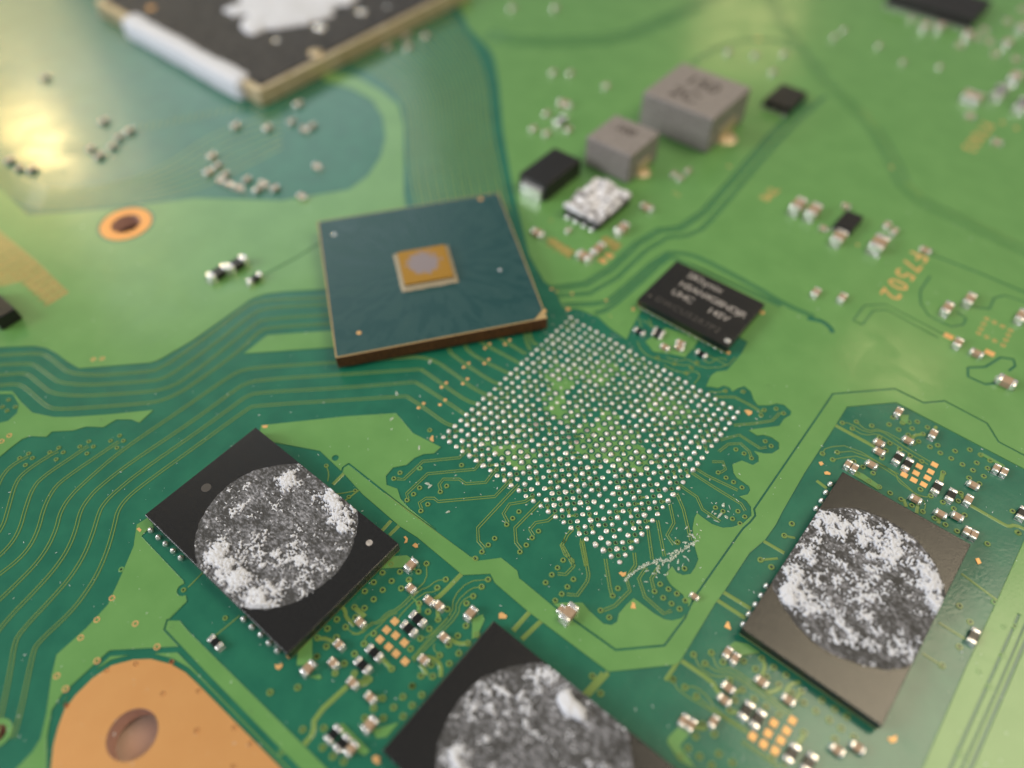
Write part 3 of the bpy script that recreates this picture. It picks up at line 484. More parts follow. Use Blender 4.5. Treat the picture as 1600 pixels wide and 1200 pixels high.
# ------------------------------------------------------------------ chips
def rect(corners, z):                           # board-aligned rectangle through four seen corners: back, right, front, left
    P = [xy(u, v, z) for u, v in corners]
    x0 = (P[0][0] + P[3][0]) / 2; x1 = (P[1][0] + P[2][0]) / 2; y1 = (P[0][1] + P[1][1]) / 2; y0 = (P[2][1] + P[3][1]) / 2
    return x0, x1, y0, y1
def fbm(n, f, seed, o=4): return sum(vnoise(n, f * 2 ** k, seed + k) * .5 ** k for k in range(o)) / sum(.5 ** k for k in range(o))
def film_material(name, seed, cx, cy, r):
    m = mat(name, (.2, .2, .21), .62)
    tc = nd(m, 'ShaderNodeTexCoord'); mp = nd(m, 'ShaderNodeMapping'); mp.inputs['Location'].default_value = (seed * 3.1, seed, 0); mp.inputs['Rotation'].default_value = (0, 0, .7); mp.inputs['Scale'].default_value = (.75, 1.25, 1)
    lk(m, tc.outputs['Object'], mp.inputs[0])
    n1 = nd(m, 'ShaderNodeTexNoise'); n1.inputs['Scale'].default_value = 5.5; n1.inputs['Detail'].default_value = 6; n1.inputs['Roughness'].default_value = .55; lk(m, mp.outputs[0], n1.inputs['Vector'])
    n2 = nd(m, 'ShaderNodeTexNoise'); n2.inputs['Scale'].default_value = .8; n2.inputs['Detail'].default_value = 3; lk(m, mp.outputs[0], n2.inputs['Vector'])
    ad = nd(m, 'ShaderNodeMath', operation='MULTIPLY_ADD'); ad.inputs[1].default_value = .45; lk(m, n2.outputs['Fac'], ad.inputs[0]); lk(m, n1.outputs['Fac'], ad.inputs[2])
    rp = nd(m, 'ShaderNodeValToRGB'); rp.color_ramp.elements[0].position = .64; rp.color_ramp.elements[0].color = (.042, .041, .041, 1); rp.color_ramp.elements[1].position = .96; rp.color_ramp.elements[1].color = (.38, .38, .42, 1)
    e = rp.color_ramp.elements.new(.76); e.color = (.12, .12, .13, 1)
    ds = nd(m, 'ShaderNodeVectorMath', operation='DISTANCE'); ds.inputs[1].default_value = (cx, cy, 1.0); lk(m, tc.outputs['Object'], ds.inputs[0])
    fd = nd(m, 'ShaderNodeMapRange', interpolation_type='SMOOTHSTEP'); fd.inputs[1].default_value = r * .72; fd.inputs[2].default_value = r * 1.0; fd.inputs[4].default_value = .05; lk(m, ds.outputs['Value'], fd.inputs[0])
    sb = nd(m, 'ShaderNodeMath', operation='SUBTRACT'); lk(m, ad.outputs[0], sb.inputs[0]); lk(m, fd.outputs[0], sb.inputs[1])
    lk(m, sb.outputs[0], rp.inputs[0]); lk(m, rp.outputs[0], bsdf(m).inputs['Base Color'])
    b = nd(m, 'ShaderNodeBump'); b.inputs['Distance'].default_value = .12; b.inputs['Strength'].default_value = .8; lk(m, ad.outputs[0], b.inputs['Height']); lk(m, b.outputs[0], bsdf(m).inputs['Normal']); return m
def paste_patch(root, cx, cy, r, z, x0, x1, y0, y1, seed, heavy, clumps, thr=.60, name='thermal_paste'):
    """a smeared disc of paste: a thin speckled film, and on it a lumpy height field that only breaks the surface where paste stayed thick"""
    n = 48; rr = np.random.default_rng(seed); V = [(cx, cy, z + .006)]; F = []
    for k in range(n * 2):
        t = math.pi * k / n; q = r * (1 + .012 * math.sin(3 * t + seed) + .008 * math.sin(7 * t) + .006 * rr.normal())
        V.append((min(max(cx + q * math.cos(t), x0 + .02), x1 - .02), min(max(cy + q * math.sin(t), y0 + .02), y1 - .02), z + .004))
    for k in range(n * 2): F.append((0, 1 + k, 1 + (k + 1) % (2 * n)))
    film = new('paste_film', pydata('paste_film', V, F, [film_material('paste_film_%d' % seed, seed, cx, cy, r)]), root)
    N = 430; g = np.linspace(-1, 1, N); GX, GY = np.meshgrid(g, g); X = cx + GX * r * 1.03; Y = cy + GY * r * 1.03
    fine = fbm(N, 92, seed, 2); mid = fbm(N, 20, seed + 20, 3)
    wt = np.zeros((N, N))
    for hx, hy, sg, am in heavy: wt += am * np.exp(-((X - hx) ** 2 + (Y - hy) ** 2) / (2 * (sg * 1.1) ** 2))
    rad = np.sqrt(GX ** 2 + GY ** 2) * 1.03
    H = (fine * .46 + mid * .54 + wt * .20 - thr - .105) * .75
    H = np.clip(H, -.03, None); H = np.where(H > 0, .045 * np.sqrt(np.clip(H / .10, 0, 4)) + .16 * H + wt.clip(0, 2) * .11 * (H > 0.008), H)
    for hx, hy, sx_, sy_, am, an in clumps:
        n_, r_ = 28, 8; CV = []; CF = []
        for i in range(r_):
            a = math.pi / 2 * (i / r_) ** .8
            for k in range(n_):
                t = 2 * math.pi * k / n_; q = 1 + .13 * math.sin(2 * t + 1) + .09 * math.sin(3 * t + i * .2) + .06 * math.sin(5 * t + 2)
                CV.append((sx_ * math.cos(a) ** .7 * math.cos(t) * q, sy_ * math.cos(a) ** .7 * math.sin(t) * q, am * math.sin(a) * (1 + .1 * math.sin(3 * t))))
        CV.append((0, 0, am))
        for i in range(r_ - 1):
            for k in range(n_): CF.append((i * n_ + k, i * n_ + (k + 1) % n_, (i + 1) * n_ + (k + 1) % n_, (i + 1) * n_ + k))
        for k in range(n_): CF.append(((r_ - 1) * n_ + k, (r_ - 1) * n_ + (k + 1) % n_, len(CV) - 1))
        tag(new('paste_clump', pydata('paste_clump', CV, CF, ['paste'], None, True), root, (hx, hy, z), an), 'thick smooth white clump of thermal paste')
    edge = np.clip((1.0 - rad) / .03, -1, 1); H = np.where(edge < 0, -.05, H * np.clip(edge, 0, 1))
    out = (X < x0 + .03) | (X > x1 - .03) | (Y < y0 + .03) | (Y > y1 - .03); H = np.where(out, -.05, H)
    keep = H > -.045; idx = -np.ones((N, N), int); VV = []; FF = []
    on = H > 0; q = np.zeros((N, N), bool); q[:-1, :-1] = on[:-1, :-1] | on[1:, :-1] | on[:-1, 1:] | on[1:, 1:]
    ii, jj = np.nonzero(q[:-1, :-1])
    def vv(i, j):
        if idx[i, j] < 0: idx[i, j] = len(VV); VV.append((X[i, j], Y[i, j], z + .002 + float(max(H[i, j], -.03))))
        return idx[i, j]
    for i, j in zip(ii.tolist(), jj.tolist()): FF.append((vv(i, j), vv(i, j + 1), vv(i + 1, j + 1), vv(i + 1, j)))
    o = new(name, pydata(name, VV, FF, ['paste'], None, True), root); tag(o, 'white crumbs of thermal paste left on the chip', kind='stuff'); return o
BALL = dome_mesh('solder_ball', .17, .30, 'tin', 12, 5)
TAIL = None
FLASH = 'flash memory chips round the pad array'
def flash(corners, label, seed, disc, heavy, clumps, balls, dots, thr=.60, size=None):
    z = 1.0; x0, x1, y0, y1 = rect(corners, z)
    if size: x1 = x0 + size[0]; y0 = y1 - size[1]
    root = tag(empty('flash_memory_chip'), label, 'memory chip', FLASH); root['label'] = label
    pk = new('package', box_mesh('package', x0, x1, y0, y1, .22, z, 'epoxy', .035, 2), root)
    new('substrate', box_mesh('substrate', x0 + .03, x1 - .03, y0 + .03, y1 - .03, .10, .218, 'laminate', 0), root)
    c = disc[0]; paste_patch(root, c[0], c[1], disc[1], z, x0, x1, y0, y1, seed, [(*xy(u, v, z), s, a) for u, v, s, a in heavy], [(*xy(u, v, z), sx_, sy_, a, an) for u, v, sx_, sy_, a, an in clumps], thr)
    for u, v in balls: o = new('solder_ball', BALL, root, (*xy(u, v, .08), 0.05)); o.scale = (1.15, 1.15, 1.1)
    for u, v, r, k in dots:
        p = xy(u, v, z); new('index_mark', dome_mesh('index_mark', r, .006, k, 16, 1), pk, (p[0], p[1], z + .001))
    return root
flash([(403, 667), (625, 855), (443, 1020), (226, 802)], 'black flash memory chip with paste disc, left of the pad array', 11, ((-2.84, -28.46), 5.27),
      [(530, 800, .75, 1.5), (510, 775, .6, 1.2), (445, 752, .55, 1.4), (545, 830, .55, 1.2), (335, 868, .6, 1.5), (370, 905, .6, 1.6), (405, 935, .7, 1.6), (345, 890, .5, 1.2), (450, 880, 1.4, .55), (400, 850, 1.2, .3), (370, 800, .6, .3)],
      [], [(236, 829), (248, 840), (259, 850), (271, 861), (283, 872), (381, 968), (394, 980), (408, 992), (421, 1005), (434, 1017)], [(322, 762, .34, 'ink_dim'), (577, 848, .22, 'ink')], .585)
flash([(780, 967), (1060, 1215), (840, 1440), (597, 1165)], 'black flash memory chip cut off by the bottom edge, thick white clump on its paste', 29, ((18.86, -28.47), 5.27),
      [(745, 1075, .8, .6), (860, 1060, .9, .8), (800, 1090, .8, .5), (720, 1180, .5, 1.2), (940, 1195, .5, .9), (905, 1110, .4, 1.0), (800, 1150, 1.5, .25)], [(892, 1104, .92, .60, .40, -.2), (712, 1188, .6, .3, .3, -.5)], [(616, 1186), (629, 1199)], [], .60, (14.6, 9.35))
flash([(1315, 738), (1520, 850), (1378, 1130), (1158, 985)], 'black flash memory chip with paste disc at the right, brownish sheen', 47, ((28.0, -7.79), 5.27),
      [(1290, 815, .6, 1.2), (1262, 870, .5, 1.2), (1240, 905, .5, 1.6), (1232, 930, .45, 1.5), (1260, 950, .7, .9), (1440, 880, .55, 1.3), (1455, 915, .45, 1.6), (1465, 950, .45, 1.8), (1350, 830, 1.2, .8), (1390, 860, .9, .8), (1330, 900, 1.5, .45), (1330, 980, 1.6, .5), (1400, 840, .6, .7), (1425, 1005, .4, .9)],
      [], [(1297, 757), (1290, 770), (1283, 783), (1275, 795), (1197, 916), (1189, 931), (1180, 945), (1170, 960), (1161, 976)], [], .585)

# the lifted-off controller lying on the board
Pc = [Vector(xy(u, v, 1.5)) for u, v in ((490, 345), (775, 300), (858, 497), (533, 560))]
cc = sum(Pc, Vector((0, 0))) / 4; e1 = (Pc[1] - Pc[0]) + (Pc[2] - Pc[3]); ang = math.atan2(e1.y, e1.x)
def controller():
    root = tag(empty('controller_chip', (cc.x, cc.y, 0), ang), 'loose square dark teal chip with small gold die, lying beside the bare pad array', 'chip')
    h = 8.5
    m = MT['sub_edge'] = mat('copper_brown_laminate_edge', (0.10, 0.032, 0.010), .5, .2); vary(m, (.07, .024, .008), (.18, .062, .018), 5)  # copper brown, with the shade on the chip's sides darkened into the colour
    m = MT['sub_top'] = mat('dark_teal_solder_mask', (0.012, 0.058, 0.064), .34, coat=.28, coat_rough=.25); bump(m, 6, .02, .25)
    tc = nd(m, 'ShaderNodeTexCoord'); ga = nd(m, 'ShaderNodeTexGradient', gradient_type='RADIAL'); lk(m, tc.outputs['Object'], ga.inputs[0]); ln = nd(m, 'ShaderNodeVectorMath', operation='LENGTH'); lk(m, tc.outputs['Object'], ln.inputs[0])
    cb = nd(m, 'ShaderNodeCombineXYZ'); lk(m, ga.outputs['Fac'], cb.inputs[0]); lk(m, ln.outputs['Value'], cb.inputs[1]); mp = nd(m, 'ShaderNodeMapping'); mp.inputs['Scale'].default_value = (46, .45, 1); lk(m, cb.outputs[0], mp.inputs[0])
    nz = nd(m, 'ShaderNodeTexNoise'); nz.inputs['Scale'].default_value = 1.0; nz.inputs['Detail'].default_value = 5; nz.inputs['Distortion'].default_value = .8; lk(m, mp.outputs[0], nz.inputs['Vector'])
    for lo, hi, sock in ((.30, .46, 'Roughness'), (.16, .42, 'Coat Roughness')):
        q = nd(m, 'ShaderNodeMapRange'); q.inputs[1].default_value = .3; q.inputs[2].default_value = .7; q.inputs[3].default_value = lo; q.inputs[4].default_value = hi; lk(m, nz.outputs['Fac'], q.inputs[0]); lk(m, q.outputs[0], bsdf(m).inputs[sock])
    rp = nd(m, 'ShaderNodeValToRGB'); rp.color_ramp.elements[0].position = .38; rp.color_ramp.elements[0].color = (.008, .058, .060, 1); rp.color_ramp.elements[1].position = .72; rp.color_ramp.elements[1].color = (.016, .072, .072, 1)
    lk(m, nz.outputs['Fac'], rp.inputs[0]); lk(m, rp.outputs[0], bsdf(m).inputs['Base Color'])
    new('substrate', box_mesh('substrate', -h, h, -h, h, .30, 1.44, 'sub_edge', .03, 1), root)
    m = MT['sub_rim'] = mat('bare_laminate_rim', (.42, .30, .14), .5)
    new('rim', box_mesh('rim', -h + .015, h - .015, -h + .015, h - .015, 1.442, 1.475, 'sub_rim', .01, 1), root)
    t = h - .13; c = .9                          # mask with one cut corner
    V = []; P = [(-t, -t), (t - c, -t), (t, -t + c), (t, t), (-t, t)]
    V = [(x, y, 1.476) for x, y in P] + [(x, y, 1.502) for x, y in P]; n = 5
    F = [tuple(range(n, 2 * n))] + [(i, (i + 1) % n, n + (i + 1) % n, n + i) for i in range(n)]
    new('solder_mask', pydata('solder_mask', V, F, ['sub_top']), root)
    inv = Matrix.Rotation(-ang, 2)
    loc = lambda u, v, z: inv @ (Vector(xy(u, v, z)) - cc)
    D = [loc(*p, 1.95) for p in ((620, 394), (692, 381), (710, 432), (634, 447))]; dc = sum(D, Vector((0, 0))) / 4
    m = MT['die'] = mat('gold_brown_die', (.50, .26, .03), .42, .35)
    tc = nd(m, 'ShaderNodeTexCoord'); gr = nd(m, 'ShaderNodeTexGradient', gradient_type='SPHERICAL'); mp = nd(m, 'ShaderNodeMapping'); mp.inputs['Scale'].default_value = (.46, .46, .46); mp.inputs['Location'].default_value = (.05, -.10, -.23)
    lk(m, tc.outputs['Object'], mp.inputs[0]); lk(m, mp.outputs[0], gr.inputs[0])
    nz = nd(m, 'ShaderNodeTexNoise'); nz.inputs['Scale'].default_value = 2.2; nz.inputs['Detail'].default_value = 6; lk(m, tc.outputs['Object'], nz.inputs['Vector'])
    sm = nd(m, 'ShaderNodeMath', operation='MULTIPLY_ADD'); sm.inputs[1].default_value = 1.0; lk(m, nz.outputs['Fac'], sm.inputs[0]); lk(m, gr.outputs['Fac'], sm.inputs[2])
    rp = nd(m, 'ShaderNodeValToRGB'); rp.color_ramp.elements[0].position = .78; rp.color_ramp.elements[0].color = (.40, .21, .025, 1); rp.color_ramp.elements[1].position = 1.28; rp.color_ramp.elements[1].color = (.30, .25, .26, 1)
    lk(m, sm.outputs[0], rp.inputs[0]); lk(m, rp.outputs[0], bsdf(m).inputs['Base Color'])
    s = 2.08
    die = new('die', box_mesh('die', -s, s, -s, s, 0, .50, 'die', .03, 1), root, (dc.x, dc.y, 1.495))
    m = MT['underfill'] = mat('dried_underfill', (.36, .30, .20), .55); bump(m, 5, .1, .8)
    N = 96; VV = []; FF = []
    for i in range(N):
        t = 2 * math.pi * i / N; k = 1 / max(abs(math.cos(t)), abs(math.sin(t)))
        for q, zz in ((s + .01, .30), (s + .14, .16), (s + .33 + .07 * random.random(), .008)):
            VV.append((q * k * math.cos(t), q * k * math.sin(t), zz + .02 * random.random()))
    for i in range(N):
        for j in range(2): a, b = i * 3 + j, ((i + 1) % N) * 3 + j; FF.append((a, b, b + 1, a + 1))
    new('underfill', pydata('underfill', VV, FF, ['underfill'], None, True), root, (dc.x, dc.y, 1.495))
    for u, v, r in ((561, 520, .20), (751, 311, .22), (522, 366, .2)):
        p = loc(u, v, 1.5); new('test_dot', dome_mesh('test_dot', r, .03, 'gold' if r != .2 or u == 561 else 'tin', 14, 2), root, (p.x, p.y, 1.502))
    p = loc(781, 422, 1.5); new('paste_speck', dome_mesh('paste_speck', .15, .08, 'paste', 10, 2), root, (p.x, p.y, 1.502))
    p = loc(848, 488, 1.5); new('corner_mark', pydata('corner_mark', [(p.x, p.y, 1.485), (p.x + .35, p.y, 1.485), (p.x + .3, p.y + .4, 1.485)], [(0, 1, 2)], ['gold']), root)
    B = dome_mesh('solder_ball', .22, -.28, 'solder', 10, 4)
    for i in range(-12, 13, 1):
        for s_ in (-1, 1):
            new('solder_ball', B, root, (i * .65, s_ * 7.8, .30)); 
            if abs(i) < 12: new('solder_ball', B, root, (s_ * 7.8, i * .65, .30))
    return root
controller()

# the small lettered memory chip
def ram():
    z = .95; x0, x1, y0, y1 = rect([(1062, 406), (1195, 478), (1135, 543), (995, 465)], z)
    root = tag(empty('memory_chip'), 'small black memory chip with white lettering, right of the loose teal chip', 'memory chip')
    pk = new('package', box_mesh('package', x0, x1, y0, y1, .25, z, 'epoxy', .04, 2), root)
    new('substrate', box_mesh('substrate', x0 + .04, x1 - .04, y0 + .04, y1 - .04, .12, .248, 'laminate'), root)
    w, h = x1 - x0, y1 - y0
    for s, fx, fy, sz, k, sp in (('SKhynix', .20, .80, 1.02, 'ink', 1.0), ('H5AN4G8NDJR', .20, .58, .98, 'ink', .92), ('UHC', .20, .38, .98, 'ink', .95), ('145V', .60, .38, .98, 'ink', .95), ('DWCU52R7P2', .13, .13, .88, 'ink_dim', 1.12)):
        new('lettering', text_mesh(s, sz, k, sp, .003), pk, (x0 + fx * w, y0 + fy * h, z + .002))
    for fx, fy, r, k in ((.07, .16, .16, 'ink_dim'), (.955, .095, .27, 'tin')):
        new('index_mark', dome_mesh('index_mark', r, .012, k, 16, 2), pk, (x0 + fx * w, y0 + fy * h, z + .001))
    for i in range(14): new('solder_ball', BALL, root, (x0 + (i + .7) / 14.4 * w, y0 + .16, 0.03)).scale = (.8, .8, .4)
    return root
ram()

# processor at the top left
def processor():
    zt = 2.1; c = Vector(xy(403, 141, zt))
    L = 34.0; root = tag(empty('processor', (c.x, c.y, 0)), 'large black processor with gold rim and white paste, cut off by the top edge', 'processor')
    m = MT['frame_gold'] = mat('brass_frame', (.62, .50, .32), .42, .5); vary(m, (.52, .41, .24), (.66, .54, .36), .8); bump(m, 3, .05, .5)
    m = MT['lid'] = mat('charred_black_lid', (.02, .018, .018), .5); vary(m, (.010, .009, .009), (.06, .054, .053), 1.6, 8); bump(m, 3.5, .25, .9, 6)
    # local x: along the right-hand edge (world +y), y: along the left-hand edge (world -x)
    d = [Vector(xy(719, 0, zt)) - c, Vector(xy(122, 4, zt)) - c]
    root.rotation_euler = (0, 0, math.radians(88.8))
    new('carrier', box_mesh('carrier', 0, L, 0, L, .1, 1.25, 'frame_gold', .06, 2), root)
    new('frame', box_mesh('frame', .05, L, .05, L, 1.255, 1.9, 'frame_gold', .08, 2), root)
    new('lid', box_mesh('lid', .9, L - .6, .75, L - .6, 1.7, 2.08, 'lid', .12, 2), root)
    V = []; F = []; n = 70; k = 14; rr = np.random.default_rng(3)
    for i in range(n):                            # thick paste squeezed along the left side
        t = i / (n - 1); y = 2.9 + t * 24; w = 1.25 + .05 * math.sin(9 * t) + .04 * rr.normal(); hh = 2.2 + .05 * math.sin(14 * t) + .03 * rr.normal()
        e = max(0.0, min(1, t * 60, (1 - t) * 60)) ** .5
        for j in range(k):
            a = math.pi * j / (k - 1); V.append((.45 - math.cos(a) * w * (.55 + .45 * e) * (1.0 if j < k / 2 else 1.35), y, .05 + (max(0.0, math.sin(a)) ** .3) * hh * e * (1 if j < k * .6 else .98)))
    for i in range(n - 1):
        for j in range(k - 1): a = i * k + j; F.append((a, a + 1, a + k + 1, a + k))
    new('thermal_paste', pydata('thermal_paste', V, F, ['paste'], None, True), root)
    N = 90; g = np.linspace(0, 1, N); GX, GY = np.meshgrid(g, g); nz = fbm(N, 5, 77, 4)
    Xa = 3 + GX * 22; Ya = 2 + GY * 22
    q = 1 - ((Xa - 17) / 9.0) ** 2 - ((Ya - 15.5) / 7.5) ** 2 + (nz - .5) * 1.4; H = np.where(q > 0, .25 + .5 * np.sqrt(np.clip(q, 0, 1)) * (.4 + nz), -.1)
    VV = [(Xa[i, j], Ya[i, j], 2.05 + H[i, j]) for i in range(N) for j in range(N)]
    FF = [(i * N + j, i * N + j + 1, (i + 1) * N + j + 1, (i + 1) * N + j) for i in range(N - 1) for j in range(N - 1) if max(H[i, j], H[i + 1, j + 1], H[i, j + 1], H[i + 1, j]) > 0]
    new('paste_clump', pydata('paste_clump', VV, FF, ['paste'], None, True), root)
    for u, v, r, mm in ((493, 82, .95, 'frame_gold'), (565, 18, .8, 'tin'), (500, 42, .9, 'tin'), (432, 63, .6, 'tin'), (605, 10, .5, 'tin'), (236, 12, .7, 'gold')):
        p = Vector(xy(u, v, zt)) - c; p.rotate(Matrix.Rotation(-root.rotation_euler.z, 2)); new('solder_lump', dome_mesh('solder_lump', r, r * .6, mm, 14, 4, .2), root, (p.x, p.y, 1.85))
    return root
processor()

def inductor(corners, z, label, txt, tsize):
    x0, x1, y0, y1 = rect(corners, z); root = tag(empty('inductor', ((x0 + x1) / 2, (y0 + y1) / 2, 0)), label, 'inductor', 'grey inductors')
    w, h = (x1 - x0) / 2, (y1 - y0) / 2
    co = new('core', box_mesh('core', -w, w, -h, h, .12, z, 'ferrite', .16, 3), root)
    me = box_mesh('terminal', -.25, .12, -h * .42, h * .42, .0, z * .45, 'frame_gold', .05, 1)
    new('terminal', me, root, (w, 0, 0)); new('terminal', me, root, (-w, 0, 0), math.pi)
    new('solder_fillet', dome_mesh('solder_fillet', h * .33, .35, 'frame_gold', 14, 4), root, (w + .1, 0, .0)); new('solder_fillet', dome_mesh('solder_fillet2', h * .33, .35, 'tin', 14, 4), root, (-w - .1, 0, .0))
    for i, s in enumerate(txt): new('lettering', text_mesh(s, tsize, 'ferrite_ink', 1.0, .01, .03), co, (-w * .50, h * (.10 - .75 * i), z + .003))
    return root
inductor([(1058, 97), (1176, 133), (1113, 191), (1014, 143)], 4.0, 'larger grey box inductor, farther of the two', ['150', '2C'], 2.6)
inductor([(962, 178), (1031, 206), (985, 247), (919, 211)], 3.3, 'smaller grey box inductor next to the black diode', ['100'], 1.5)

def diode():
    z = 1.9; x0, x1, y0, y1 = rect([(867, 229), (907, 248), (851, 297), (815, 266)], z)
    root = tag(empty('diode', ((x0 + x1) / 2, (y0 + y1) / 2, 0)), 'black block diode with white metal end, left of the smaller inductor', 'diode')
    w, h = (x1 - x0) / 2, (y1 - y0) / 2
    new('body', box_mesh('body', -w, w, -h, h, .1, z, 'epoxy_dark', .12, 2, .06), root)
    me = box_mesh('terminal', -w * .72, w * .72, -.35, .2, .0, 1.25, 'tin', .08, 2)
    new('terminal', me, root, (0, -h, 0)); new('terminal', me, root, (0, h, 0), math.pi)
diode()
def regulator():
    z = 1.1; x0, x1, y0, y1 = rect([(938, 280), (982, 306), (936, 350), (881, 318)], z); cx, cy = (x0 + x1) / 2, (y0 + y1) / 2
    root = tag(empty('regulator_chip', (cx, cy, 0)), 'small eight-pin chip smothered in white paste below the smaller inductor', 'chip')
    w, h = (x1 - x0) / 2, (y1 - y0) / 2
    new('package', box_mesh('package', -w, w, -h, h, .1, z, 'epoxy_dark', .06, 2), root)
    me = box_mesh('pin', -.2, .2, -.45, .2, .0, .28, 'tin', .05, 1)
    for i in range(4):
        x = -w + (i + .6) / 4.2 * 2 * w; new('pin', me, root, (x, -h, 0)); new('pin', me, root, (x, h, 0), math.pi)
    N = 70; g = np.linspace(-1, 1, N); GX, GY = np.meshgrid(g, g); nz = fbm(N, 5, 5, 4)
    H = np.where(np.maximum(abs(GX), abs(GY)) > .985, -.15, .05 + 1.0 * (nz - .34).clip(0, 1) + .35 * np.exp(-((GX + .2) ** 2 + (GY - .7) ** 2) * 5))
    VV = [(GX[i, j] * w * 1.04, GY[i, j] * h * 1.04, z + H[i, j]) for i in range(N) for j in range(N)]; FF = [(i * N + j, i * N + j + 1, (i + 1) * N + j + 1, (i + 1) * N + j) for i in range(N - 1) for j in range(N - 1)]
    m = MT['paste_grey'] = mat('greyish_paste', (.62, .60, .64), .6); vary(m, (.18, .17, .18), (.78, .77, .80), 1.5, 6, .38, .55)
    new('thermal_paste', pydata('thermal_paste', VV, FF, ['paste_grey'], None, True), root)
regulator()
def block_chip(corners, z, label, name='chip', pins=0, cat='chip', side=None):
    x0, x1, y0, y1 = rect(corners, z); root = tag(empty(name, ((x0 + x1) / 2, (y0 + y1) / 2, 0)), label, cat); w, h = (x1 - x0) / 2, (y1 - y0) / 2
    new('package', box_mesh('package', -w, w, -h, h, .12, z, 'epoxy_dark', .08, 2, .05), root)
    if pins:
        me = box_mesh('pin', -w / pins * .5, w / pins * .5, -max(.3, .10 * h), .1, .0, .25 + .1 * z, 'tin', .03, 1)
        for i in range(pins):
            x = -w + (i + .5) / pins * 2 * w; new('pin', me, root, (x, -h, 0)); new('pin', me, root, (x, h, 0), math.pi)
    return root
block_chip([(1228, 128), (1262, 147), (1232, 171), (1190, 153)], 1.0, 'small plain black chip right of the larger inductor', 'chip', 3)
block_chip([(1326, 326), (1352, 340), (1328, 362), (1302, 346)], .8, 'small black chip among tan capacitors left of the F7502 lettering', 'chip', 4)
block_chip([(1425, -38), (1552, 4), (1519, 32), (1385, -8)], 1.4, 'black many-pinned chip cut off by the top edge, far right', 'chip', 14)
block_chip([(-22, 445), (26, 478), (0, 500), (-52, 470)], 1.3, 'black component corner at the left edge below the gold via strip', 'chip', 0)

# ------------------------------------------------------------------ two-ended parts
_cm = {}
def two(kind, p, axis, L, Wd, H, label, group):
    cat = {'cap': 'capacitor', 'res': 'resistor'}[kind]; x, y = xy(p[0], p[1], H * .6)
    root = tag(empty(cat, (x, y, 0), 0.0 if axis == 'x' else math.pi / 2), label, cat, group)
    k = (kind, L, Wd, H)
    if k not in _cm:
        e = .27 * L; h = H
        body = box_mesh('body', -L / 2 + e * .8, L / 2 - e * .8, -Wd / 2 * .96, Wd / 2 * .96, .04, h * (.97 if kind == 'cap' else .9), 'ceramic' if kind == 'cap' else 'resist', .03, 1)
        bm = bmesh.new(); v = []
        P = [(-L / 2, -Wd / 2, 0), (-L / 2 + e, -Wd / 2, 0), (-L / 2 + e, Wd / 2, 0), (-L / 2, Wd / 2, 0)]
        v = [bm.verts.new(q) for q in P] + [bm.verts.new((q[0], q[1], h)) for q in P]
        for f in ((0, 3, 2, 1), (4, 5, 6, 7), (0, 1, 5, 4), (1, 2, 6, 5), (2, 3, 7, 6), (3, 0, 4, 7)): bm.faces.new([v[i] for i in f])
        bmesh.ops.bevel(bm, geom=list(bm.edges), offset=min(.07, .14 * h + .01), segments=2, profile=.5, affect='EDGES')
        s = [bm.verts.new(q) for q in ((-L / 2 - .20 * h, -Wd * .46, .0), (-L / 2 - .20 * h, Wd * .46, .0), (-L / 2 + .04, Wd * .40, h * .7), (-L / 2 + .04, -Wd * .40, h * .7), (-L / 2 - .07 * h, Wd * .46, h * .25), (-L / 2 - .07 * h, -Wd * .46, h * .25))]
        bm.faces.new((s[0], s[5], s[4], s[1])); bm.faces.new((s[5], s[3], s[2], s[4]))
        bm.faces.new((s[0], s[3], s[5])); bm.faces.new((s[1], s[4], s[2]))
        me = bpy.data.meshes.new('terminal'); bm.to_mesh(me); bm.free(); me.materials.append(MT['tin']); me.polygons.foreach_set('use_smooth', [True] * len(me.polygons)); _cm[k] = (body, me)
    body, term = _cm[k]
    new('body', body, root); new('terminal', term, root); new('terminal', term, root, (0, 0, 0), math.pi); return root
ORD = ['leftmost', 'second from left', 'third from left', 'fourth from left', 'fifth from left', 'sixth from left', 'seventh from left', 'eighth from left', 'ninth from left', 'tenth from left', 'eleventh from left', 'twelfth from left', 'thirteenth from left', 'fourteenth from left', 'fifteenth from left', 'sixteenth from left', 'seventeenth from left', 'eighteenth from left', 'nineteenth from left', 'twentieth from left', 'twenty-first from left', 'twenty-second from left', 'twenty-third from left', 'twenty-fourth from left', 'twenty-fifth from left', 'twenty-sixth from left']
def cluster(where, items):
    for kind, desc in (('cap', 'tan capacitor'), ('res', 'black resistor')):
        G = sorted([i for i in items if i[0] == kind], key=lambda i: i[1][0])
        for n, (k, p, ax, L, Wd, H) in enumerate(G):
            lab = ('%s %s' % (desc, where)) if len(G) == 1 else '%s %s %s' % (ORD[n], desc, where)
            two(k, p, ax, L, Wd, H, lab, ('tan capacitors ' if kind == 'cap' else 'black resistors ') + where)
def C(P, ax, L=.72, Wd=.42, H=.36, k='cap'): return [(k, p, ax, L, Wd, H) for p in P]
cluster('between the left and bottom flash chips',
        C(cA([(865, 635), (795, 712), (525, 900), (435, 998)]), 'x', 1.12, .56, .34, 'res') + C(cA([(812, 213), (1278, 590)]), 'y', .88, .55, .40) + C(cA([(812, 398), (415, 662), (250, 837), (205, 980), (1070, 780), (910, 955)]), 'x', .66, .48, .36)
        + C(cA([(955, 493)]), 'x', .74, .46, .38) + C(cA([(1030, 533)]), 'x', .66, .5, .38) + C(cB([(410, 420)]), 'y', .9, .55, .40) + C(cB([(755, 535), (895, 650)]), 'x', .72, .46, .36) + C(cB([(890, 862)]), 'y', .9, .6, .40) + C(cB([(745, 1050)]), 'y', .8, .5, .38) + C(cB([(605, 935), (675, 1005)]), 'y', 1.0, .56, .34, 'res'))
